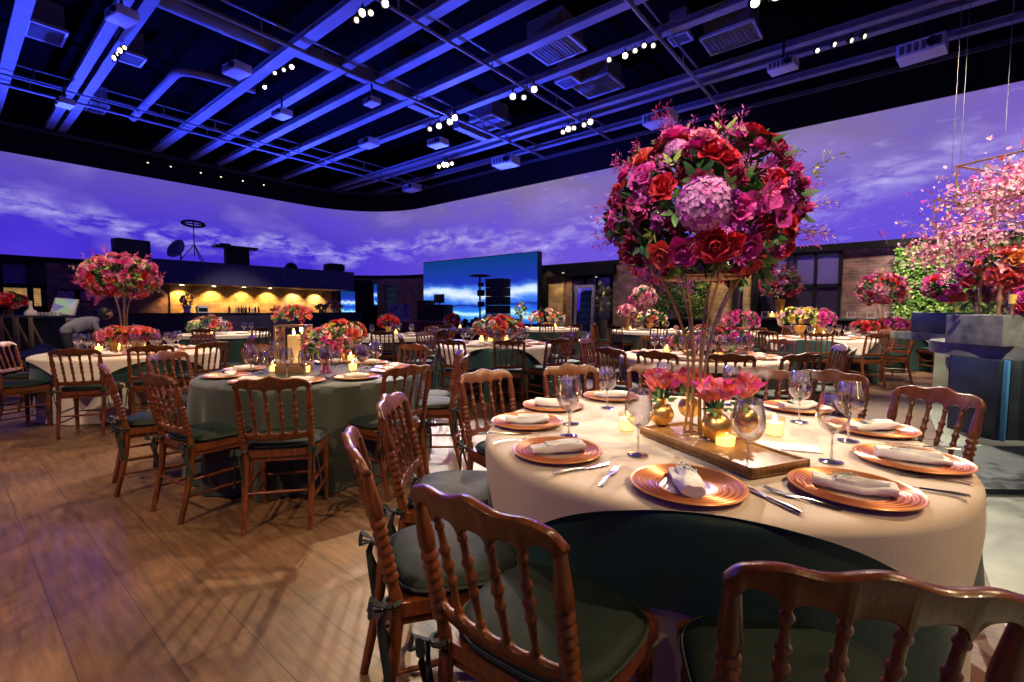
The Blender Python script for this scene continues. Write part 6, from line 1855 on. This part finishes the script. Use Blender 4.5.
# glass vases with bright blooms
def gvase(px, d, z, h, r, lab):
    p = fixd(px, d, z); mb = MB(); mb.lathe([(0, .004), (r, .004), (r, h), (r * .94, h), (r * .94, .02), (0, .02)], 24, M['glass'], cap=False)
    mb.lathe([(0, 0), (r * .98, 0), (r * .98, .003), (0, .003)], 24, M['glass'], cap=False)
    tag(mb.build('glass_vase', None, p), lab, 'vase'); return p
PP = [('rose_m', 5, 1.3), ('carn_m', 4, 1.2), ('rose_co', 4, 1.3), ('orch', 5, 1.5), ('lily_c', 4, 1.3), ('rose_c', 3, 1.2), ('spr_b', 2, 1.), ('spr_m', 3, 1.), ('leaf', 2, 1.), ('rose_p', 2, 1.2)]
p = gvase(966, 6.8, 1.252, .30, .14, 'clear glass vase on the dark square block')
arrangement('magenta orchids and roses spilling over the vase on the dark block', (p[0], p[1], 1.62), .42, .26, 74, PP, .085, seed=91, low=-.7)
p = gvase(991, 6.2, 1.242, .42, .16, 'taller clear glass vase on the middle pedestal')
arrangement('pink and coral flowers rising from the taller glass vase', (p[0], p[1], 1.84), .34, .26, 60, PP, .08, seed=92, low=-.7)
p = gvase(1024, 4.9, 1.242, .34, .14, 'clear glass vase on the rough stone block')
arrangement('large coral anthuriums and magenta blooms over the rough stone block', (p[0], p[1], 1.74), .33, .24, 70, [('lily_c', 4, 1.5), ('rose_co', 5, 1.4), ('orch_p', 4, 1.5), ('rose_o', 3, 1.3), ('leaf_d', 4, 1.2), ('spr_b', 1, 1.), ('leaf', 2, 1.)], .085, seed=93, low=-.75)
arrangement('magenta orchid cluster lying beside the yellow candle', fixd(1028, 4.6, 1.36), .11, .12, 22, [('orch', 5, 1.3), ('rose_m', 2, 1.2), ('rose_c', 1, 1.2)], .06, seed=94, low=-.8)
# ---- hanging cage of blossom
cg = at_d(1024, 192, 5.0)
M['cage'] = pmat('bronze_cage_bar', (.28, .16, .10), .5, .3)
t = empty('hanging_flower_cage', tuple(cg), YAW + .35, 'bronze wire cage frames hung high beside the pedestals, wrapped in pink blossom', 'hanging frame')
def bars(nm, cx_, cy_, cz_, sx, sy, sz, r=.012):
    mb = MB(); P = [Vector((cx_ + a * sx / 2, cy_ + b * sy / 2, cz_ + c_ * sz / 2)) for a in (-1, 1) for b in (-1, 1) for c_ in (-1, 1)]
    for i in range(8):
        for j in range(i + 1, 8):
            if sum(abs(P[i][k] - P[j][k]) > 1e-6 for k in range(3)) == 1: mb.tube([P[i], P[j]], r, 6, M['cage'])
    mb.build(nm, t)
bars('cage_frame', .10, 0, .13, .95, .8, .42); bars('cage_frame', -.55, .1, -.22, .55, .5, .3, .008)
for k, px in enumerate((953, 961, 1004, 1022)):
    p = at_d(px, 150, 5.4 + .1 * (k % 2)); mb = MB(); mb.tube([(p.x, p.y, cg.z - .1 if k < 2 else cg.z + .3), (p.x, p.y, 9.2)], .004, 5, M['silver']); o = mb.build('hanging_wire'); tag(o, 'thin steel wire holding up the blossom cage', 'wire', 'wires of the blossom cage')
BLS = [('lily_p', 6, .8), ('rose_b', 4, .6), ('spr_b', 8, 1.0), ('rose_p', 4, .7), ('spr_m', 4, .9), ('orch_p', 3, .7), ('rose_co', 2, .7), ('orch', 2, .8)]
rnd = random.Random(12)
gr = empty('blossom_garland', tuple(cg), YAW, 'cloud of pale pink blossom branches wound through the hanging cage', 'flowers')
nb_ = {}
for i in range(430):
    # garland path: arc from upper part down to the tip near the wall
    tt = rnd.random()
    cx0 = Vector((.55 - 1.45 * tt, .1 * sin(tt * 6), .16 - .15 * tt - .62 * tt ** 2.2 + .10 * sin(tt * 5)))
    w1 = .16 + .10 * sin(tt * PI)
    o = Vector((rnd.gauss(0, w1), rnd.gauss(0, w1 * 1.1), rnd.gauss(0, w1 * .55)))
    k = rnd.choices([b for b, w, s_ in BLS], [w for b, w, s_ in BLS])[0]; nm, me = BL[k]
    if nb_.get(nm, 0) >= 100: k = 'lily_p' if nb_.get('alstroemeria', 0) < 100 else 'orch_p'; nm, me = BL[k]
    if nb_.get(nm, 0) >= 100: continue
    nb_[nm] = nb_.get(nm, 0) + 1
    d = (o.normalized() + Vector((rnd.uniform(-.5, .5), rnd.uniform(-.5, .5), rnd.uniform(-.2, .6)))).normalized()
    mesh_obj(nm, me, gr, cx0 + o, Vector((0, 0, 1)).rotation_difference(d).to_euler(), rnd.uniform(.8, 1.3) * {b: s_ for b, w, s_ in BLS}[k] * 1.0)
for mt, nn in ((M['blush'], 1900), (M['pink'], 1300), (M['magenta'], 450), (M['leaf'], 160)):
    mb = MB()
    for i in range(nn):
        tt = rnd.random()
        cx0 = Vector((.55 - 1.45 * tt, .1 * sin(tt * 6), .16 - .15 * tt - .62 * tt ** 2.2 + .10 * sin(tt * 5)))
        w1 = .15 + .09 * sin(tt * PI)
        # blossoms sit in clumps along twigs
        q = cx0 + Vector((rnd.gauss(0, w1), rnd.gauss(0, w1 * 1.1), rnd.gauss(0, w1 * .5)))
        q = q * .75 + (Vector((round(q.x * 9) / 9, round(q.y * 9) / 9, round(q.z * 11) / 11))) * .25
        o_ = Vector((rnd.gauss(0, 1), rnd.gauss(0, 1), rnd.gauss(0, 1))).normalized(); a_ = o_.orthogonal().normalized(); b_ = o_.cross(a_)
        w = rnd.uniform(.009, .016)
        for k in range(5):
            e = a_ * cos(k * 1.257) + b_ * sin(k * 1.257); f = o_.cross(e)
            mb.add([q, q + e * w * .8 + f * w * .5 + o_ * .004, q + e * w * 1.4 + o_ * .006, q + e * w * .8 - f * w * .5 + o_ * .004], [(0, 1, 2, 3)], mt, False)
    o = mb.build('blossom_foliage', gr); o['kind'] = 'stuff'
mb = MB()
for k in range(16):
    t0 = rnd.random(); a = Vector((.55 - 1.45 * t0, .1 * sin(t0 * 6), .16 - .15 * t0 - .62 * t0 ** 2.2)); b = a + Vector((rnd.uniform(-.4, .2), rnd.uniform(-.2, .2), rnd.uniform(-.15, .25)))
    mb.tube([a, (a + b) / 2 + Vector((0, 0, .04)), b], [.007, .005, .002], 5, M['twig'])
mb.build('branch', gr)

# ------------------------------------------------------------------ projectors and grilles under the ceiling
def projector(px, py, lab, s_=1., rz=0., face='pale_face', z=7.2):
    s_ *= .62; p = at_z(px, py, z); t = empty('ceiling_projector', tuple(p), rz, lab, 'projector', None)
    mb = MB(); mb.box((0, 0, 0), (.8 * s_, .55 * s_, .28 * s_), M['casing'], bev=.02); mb.build('casing', t)
    mb = MB(); 
    for k in range(6): mb.box((-.3 * s_ + k * .12 * s_, -.28 * s_, .0), (.08 * s_, .012, .18 * s_), M['rail'])
    mb.build('grille', t)
    mb = MB(); mb.lathe([(.09 * s_, 0), (.09 * s_, .08 * s_), (.06 * s_, .08 * s_), (0, .05 * s_)], 14, M['black'], T=Matrix.Translation((.2 * s_, -.27 * s_, 0)) @ Matrix.Rotation(PI / 2, 4, 'X')); mb.build('projector_lens', t)
    mb = MB(); mb.tube([(0, 0, .14 * s_), (0, 0, .55 + .1)], .03, 6, M['blackm']); mb.build('bracket', t)
    return t
for px, py, s_, rz, lab in ((122, 16, 1.1, .2, 'large pale projector under the double beam'), (65, 103, 1.0, .1, 'pale projector at the wall end of the double beam'), (237, 70, 1.2, .15, 'long pale projector between the duct and the lamp pair'),
                            (282, 114, 1.1, .1, 'pale projector hung at the end of the short beam'), (369, 143, 1.3, 0, 'small pale projector left of the bright trio'.replace('left of', 'beside')), (438, 143, 1.3, .1, 'blue-lit projector just under the bright trio'),
                            (412, 188, 1.6, 0, 'blue-lit projector closest to the stage corner'), (506, 162, 1.9, .1, 'projector beyond the row of four lamps'), (660, 119, 1.8, -.1, 'projector with a blue beam above the flower ball'),
                            (783, 66, 1.2, -.1, 'bright-faced projector under the window-side beams'), (922, 50, 1.7, -.15, 'long projector with a bright blue lens near the hanging wires'), (372, 102, .9, 0, 'small projector between two girders')):
    projector(px, py, lab, s_, rz)
for px, py, g in ((652, 121, 'above the flower ball'), (914, 48, 'near the hanging wires')):
    par(px, py, 'lamp_blue', 'small blue-beam lamp in the projector ' + g, aim=(-.2, -1, -.3), s_=.9, z=6.95) if False else None
def grille(px, py, lab, w_=.9, l_=.65, z=8.6, lit=False):
    p = at_z(px, py, z); t = empty('ceiling_vent', tuple(p), 0, lab, 'vent')
    mb = MB()
    for sx in (-1, 1): mb.box((sx * w_ / 2, 0, 0), (.05, l_ + .05, .08), M['casing']); mb.box((0, sx * l_ / 2, 0), (w_, .05, .08), M['casing'])
    mb.build('frame', t)
    mb = MB()
    for k in range(12): mb.box((-w_ / 2 + (k + .5) * w_ / 12, 0, 0), (.02, l_, .05), M['steel_beam'])
    mb.build('slat', t)
    mb = MB(); mb.box((0, 0, .35), (w_ * .9, l_ * .9, .7), M['pipe']); mb.build('duct_box', t)
for px, py, lab, w_, l_ in ((46, 33, 'violet-lit square ceiling grille beside the outermost beam', 1.0, .7), (130, 58, 'dark ceiling grille beside the floodlight row', .7, .6), (97, 108, 'dark grille over the pelmet near the double beam', 1., .5), (555, 48, 'square ceiling grille above the middle girders', 1.3, 1.2),
                            (598, 86, 'pale louvred grille beside the window-side beams', 1.3, 1.1), (568, 82, 'small square vent beside the pale louvred grille', .6, .6), (731, 38, 'louvred grille above the flower ball', 1.3, 1.0), (680, 38, 'tiny square vent near the rail crossing', .5, .5), (489, 123, 'blue-lit grille beyond the bright trio', 1.3, 1.1)):
    grille(px, py, lab, w_, l_)
# ------------------------------------------------------------------ lamps
def par_meshes():
    mb = MB(); mb.lathe([(0, .16), (.05, .155), (.07, .12), (.078, 0), (.085, -.01), (.085, -.05), (.078, -.05), (.072, 0), (0, .0)], 14, M['blackm'], cap=False); body = mb.mesh('lamp_body')
    L = {}
    for k in ('lamp_warm', 'lamp_dim', 'lamp_blue'):
        mb = MB(); mb.lathe([(0, -.012), (.05, -.010), (.066, -.004)], 14, M[k], cap=False); L[k] = mb.mesh('lens')
    mb = MB()
    for sx in (-1, 1): mb.box((sx * .095, 0, .11), (.008, .03, .22), M['blackm'])
    mb.box((0, 0, .22), (.2, .03, .008), M['blackm']); mb.box((0, 0, .245), (.05, .05, .05), M['blackm']); mb.tube([(0, 0, .26), (0, 0, .34)], .014, 6, M['blackm'])
    return body, L, mb.mesh('yoke')
PB, PLN, PY = par_meshes()
def par(px, py, lens, label, aim=(.2, -.9, -.6), s_=1., z=7.35, group='ceiling spotlights'):
    p = at_z(px, py, z)
    r = empty('ceiling_spotlight', tuple(p), 0, label, 'spotlight', group)
    a = (RT * aim[0] + FW * aim[1] + Vector((0, 0, aim[2]))).normalized()
    b = mesh_obj('lamp_body', PB, r, (0, 0, .1), Vector((0, 0, -1)).rotation_difference(a).to_euler(), s_)
    mesh_obj('lens', PLN[lens], b)
    mesh_obj('yoke', PY, r, (0, 0, 0), (0, 0, math.atan2(a.y, a.x) + PI / 2), s_)
    return p
clusters = [
 ('floodlight row over the double beam', [(115, 62, 'lamp_warm'), (118, 58, 'lamp_dim'), (121, 55, 'lamp_warm'), (125, 52, 'lamp_dim')], 1.0),
 ('pair beside the curved duct', [(275, 77, 'lamp_dim'), (284, 74, 'lamp_dim'), (292, 71, 'lamp_warm')], 1.0),
 ('bright group over the double rail', [(357, 25, 'lamp_dim'), (363, 18, 'lamp_warm'), (371, 18, 'lamp_dim'), (386, 9, 'lamp_warm')], 1.3),
 ('bright trio above the middle', [(430, 132, 'lamp_dim'), (439, 129, 'lamp_warm'), (450, 125, 'lamp_warm'), (455, 121, 'lamp_warm')], 1.6),
 ('row of four over the stage side', [(439, 169, 'lamp_dim'), (444, 167, 'lamp_warm'), (447, 167, 'lamp_warm'), (452, 166, 'lamp_dim')], 1.8),
 ('pair beside the flower ball rail', [(513, 100, 'lamp_warm'), (524, 101, 'lamp_dim'), (534, 93, 'lamp_warm')], 1.5),
 ('row of five beyond the rail', [(563, 135, 'lamp_dim'), (568, 132, 'lamp_warm'), (574, 131, 'lamp_dim'), (584, 128, 'lamp_dim'), (590, 125, 'lamp_warm')], 1.6),
 ('spread group over the window wall', [(609, 64, 'lamp_dim'), (625, 60, 'lamp_warm'), (635, 55, 'lamp_dim'), (644, 50, 'lamp_dim'), (653, 50, 'lamp_dim')], 1.2),
 ('brightest pair above the flower ball', [(754, 8, 'lamp_warm'), (775, 1, 'lamp_warm')], 1.6),
 ('row under the outer beam', [(817, 55, 'lamp_dim'), (834, 49, 'lamp_dim'), (851, 45, 'lamp_dim'), (864, 41, 'lamp_dim')], 1.2),
 ('single one on a long stem', [(265, 91, 'lamp_warm')], .9),
]
for nm, lst, s_ in clusters:
    for k, (px, py, ln_) in enumerate(lst):
        par(px, py, ln_, 'ceiling spotlight, ' + nm, aim=(random.uniform(-.3, .3), -1, -.5), s_=.72 * s_ * (1. if ln_ == 'lamp_warm' else .85), group='ceiling spotlights, ' + nm)
for k, (px, py) in enumerate([(148, 165), (171, 169), (201, 175), (221, 179), (243, 183), (264, 187)]):
    par(px, py, 'lamp_dim', 'small white lamp on the black pelmet over the bar', aim=(0, -.6, -1), s_=.55, z=7.05, group='small lamps on the pelmet')

WARM = (1., .68, .36); NEUT = (1., .86, .70)
def C(px, py, z=7.35): return at_z(px, py, z) - Vector((0, 0, .38))
def tgt(key, z=.8): return (TB[key].c.x, TB[key].c.y, z)
K = 1.0
# key lamps: from the clusters that hang over the room
spot(C(775, 1), tgt('main', .9), 3300 * K, 26, NEUT, .05)
spot(C(534, 93), tgt('main', 1.2), 1500 * K, 18, WARM, .05)
spot(C(386, 9), tgt('lantern'), 1600 * K, 30, WARM, .06)
spot(C(455, 121), tgt('lantern'), 3000 * K, 20, NEUT, .06)
spot(C(439, 129), tgt('tall', 1.2), 3300 * K, 24, NEUT, .06)
spot(C(363, 18), tgt('tall', 1.4), 2100 * K, 30, WARM, .06)
spot(C(568, 132), tgt('bowl'), 3847 * K, 24, NEUT, .06)
spot(C(447, 167), tgt('sofa'), 3037 * K, 26, NEUT, .06)
spot(C(590, 125), tgt('long'), 5265 * K, 24, NEUT, .06)
spot(C(754, 8), tgt('long', 1.), 3037 * K, 26, WARM, .06)
spot(C(653, 50), tgt('lime'), 3645 * K, 28, NEUT, .06)
spot(C(834, 49), tgt('hedge', 1.3), 3037 * K, 34, NEUT, .06)
spot(C(625, 60), tgt('ball', 1.3), 3645 * K, 26, NEUT, .06)
spot(C(513, 100), tgt('mirror'), 3442 * K, 26, NEUT, .06)
spot(C(609, 64), tgt('brick'), 3037 * K, 26, NEUT, .06)
spot(C(292, 71), tgt('bar', 1.), 3442 * K, 24, NEUT, .06)
for fx, fd, k_, e_, s_ in ((-.6, 3.6, 'bowl', 2000, 26), (2.2, 2.2, 'long', 1700, 30), (4.2, 5., 'lime', 2000, 30), (6.8, 6.2, 'hedge', 2000, 34), (-1.8, 5.6, 'sofa', 1800, 28), (-4.6, 6.2, 'bar', 2000, 28),
                          (1., 9.2, 'mirror', 2200, 28), (3.2, 7.6, 'ball', 2000, 30), (5., 7., 'brick', 1500, 28), (-3.6, 1.9, 'tall', 1300, 26), (-.9, .6, 'lantern', 900, 24)):
    spot(W(fx, fd, 7.0), tgt(k_, 1.), e_ * K, s_, (1., .80, .60), .06)  # fill spots added on the viewer side, no lamp hangs there
# lamps behind and beside the viewer (out of frame) that light the near chairs and floor
spot(W(-3.2, -1.8, 7.2), W(-2.2, 2.8, 0), 1500 * K, 44, WARM, .07)
spot(W(3.6, -2.2, 7.2), W(.6, 1.2, .6), 800 * K, 36, WARM, .07)
spot(W(6.5, 2.2, 7.2), W(-2.6, 2.4, 0), 2100 * K, 46, WARM, .05)
spot(W(-6.5, 1.0, 7.2), W(-4.2, 4.6, 0), 700 * K, 46, WARM, .07)
spot(W(.6, -2.6, 6.8), W(.75, 2.1, 1.75), 1300 * K, 18, NEUT, .06)
spot(W(-3.2, -1.6, 6.8), W(.75, 2.0, 1.75), 1700 * K, 16, NEUT, .06)
# hedge wall washers and brick column lights
hx = at_y(955, 290, YB)
spot((hx.x - .3, YB - 3.2, 6.4), (hx.x, YB, 1.9), 1900 * K, 42, (1., .95, .7), .08)
for X_, e_ in ((-10., 500), (-5.5, 500), (-1.5, 1100), (1.8, 1100)):
    spot((X_, YB - 3.4, 7.0), (X_, YB, 1.4), e_ * K, 60, (1., .80, .66), .1)  # wash spots added to brighten the brick wall
spot(W(2.6, .8, 7.2), W(5.0, 5.2, 2.3), 3200 * K, 30, (1., .88, .74), .05)  # from here, spots added to brighten the hanging blossom and pedestals
spot(W(6.5, 2.5, 7.2), W(5.9, 5.5, 1.4), 1800 * K, 36, (1., .88, .74), .05)
spot(C(834, 49), W(5.2, 5.2, 2.4), 2500 * K, 20, (1., .88, .74), .05)
for px in (555, 718, 747):
    p = at_y(px, 290, YB)
    spot((p.x, YB - 1.0, 3.3), (p.x, YB - .2, .8), 70 * K, 70, (1., .66, .30), .03)
spot(C(844, 20), W(4.4, 3.6, 0), 4500 * K, 34, (1., .93, .75), .05)
# violet wash from the projectors
for px, py, tx, e in ((652, 121, W(-.1, 3.2, .8), 700), (430, 140, W(-2.9, 4.4, .8), 350)):
    spot(C(px, py, 7.2), tx, e * K, 32, (.22, .08, 1.), .08)
spot(W(-5, 5.2, 7), W(-8.4, 9.2, 1.), 1300, 16, NEUT, .06)  # not a projector: spot added to brighten the bending person
spot(W(-6.5, 6.5, 7), W(-9.6, 9.6, 1.1), 900, 24, WARM, .06)  # spot added to brighten the buffet corner
_bb = at_x(245, 309, XA + 3.)
spot(C(292, 71), (_bb.x, _bb.y, 1.3), 2600, 24, NEUT, .06)  # extra spot added to brighten the bottles on the bar
# blue uplight added for the girders, floating without fixtures near bar and stage
for (X, d, z, tx, e, sz) in ((-14., 15.2, 3.9, W(-12., 13.5, 7.7), 5500, 150), (-9., 20., 3.9, W(-7.5, 18., 7.7), 7500, 150), (-15, 9., 4.6, W(-12, 7.6, 7.7), 2600, 130), (-1.5, 19., 3.9, W(-.6, 15.5, 7.7), 7500, 140)):
    spot(W(X, d, z), tx, e * K, sz, (.035, .06, 1.), .12, blend=1., name='added_blue_uplight')
# ------------------------------------------------------------------ camera and render look
cd = bpy.data.cameras.new('camera'); co = bpy.data.objects.new('camera', cd); COL.objects.link(co)
cd.sensor_width = 36.0; cd.lens = 36.0 * FPX / 1024.0
co.location = CAM; co.rotation_euler = (PI / 2 - PITCH, 0, YAW)
cd.clip_start = .05; cd.clip_end = 200
S.camera = co
w = bpy.data.worlds.new('world'); S.world = w; w.use_nodes = True
w.node_tree.nodes['Background'].inputs[0].default_value = (.02, .015, .04, 1); w.node_tree.nodes['Background'].inputs[1].default_value = 1.
S.view_settings.view_transform = 'Standard'
S.view_settings.look = 'None'
S.view_settings.gamma = 1.0
S.view_settings.use_curve_mapping = False
S.view_settings.exposure = 0.0
c = S.cycles
c.caustics_reflective = False; c.caustics_refractive = False
c.max_bounces = 12; c.diffuse_bounces = 3; c.glossy_bounces = 3; c.transmission_bounces = 12; c.transparent_max_bounces = 8
c.sample_clamp_indirect = 4.0; c.sample_clamp_direct = 0
c.use_denoising = True
c.use_adaptive_sampling = False
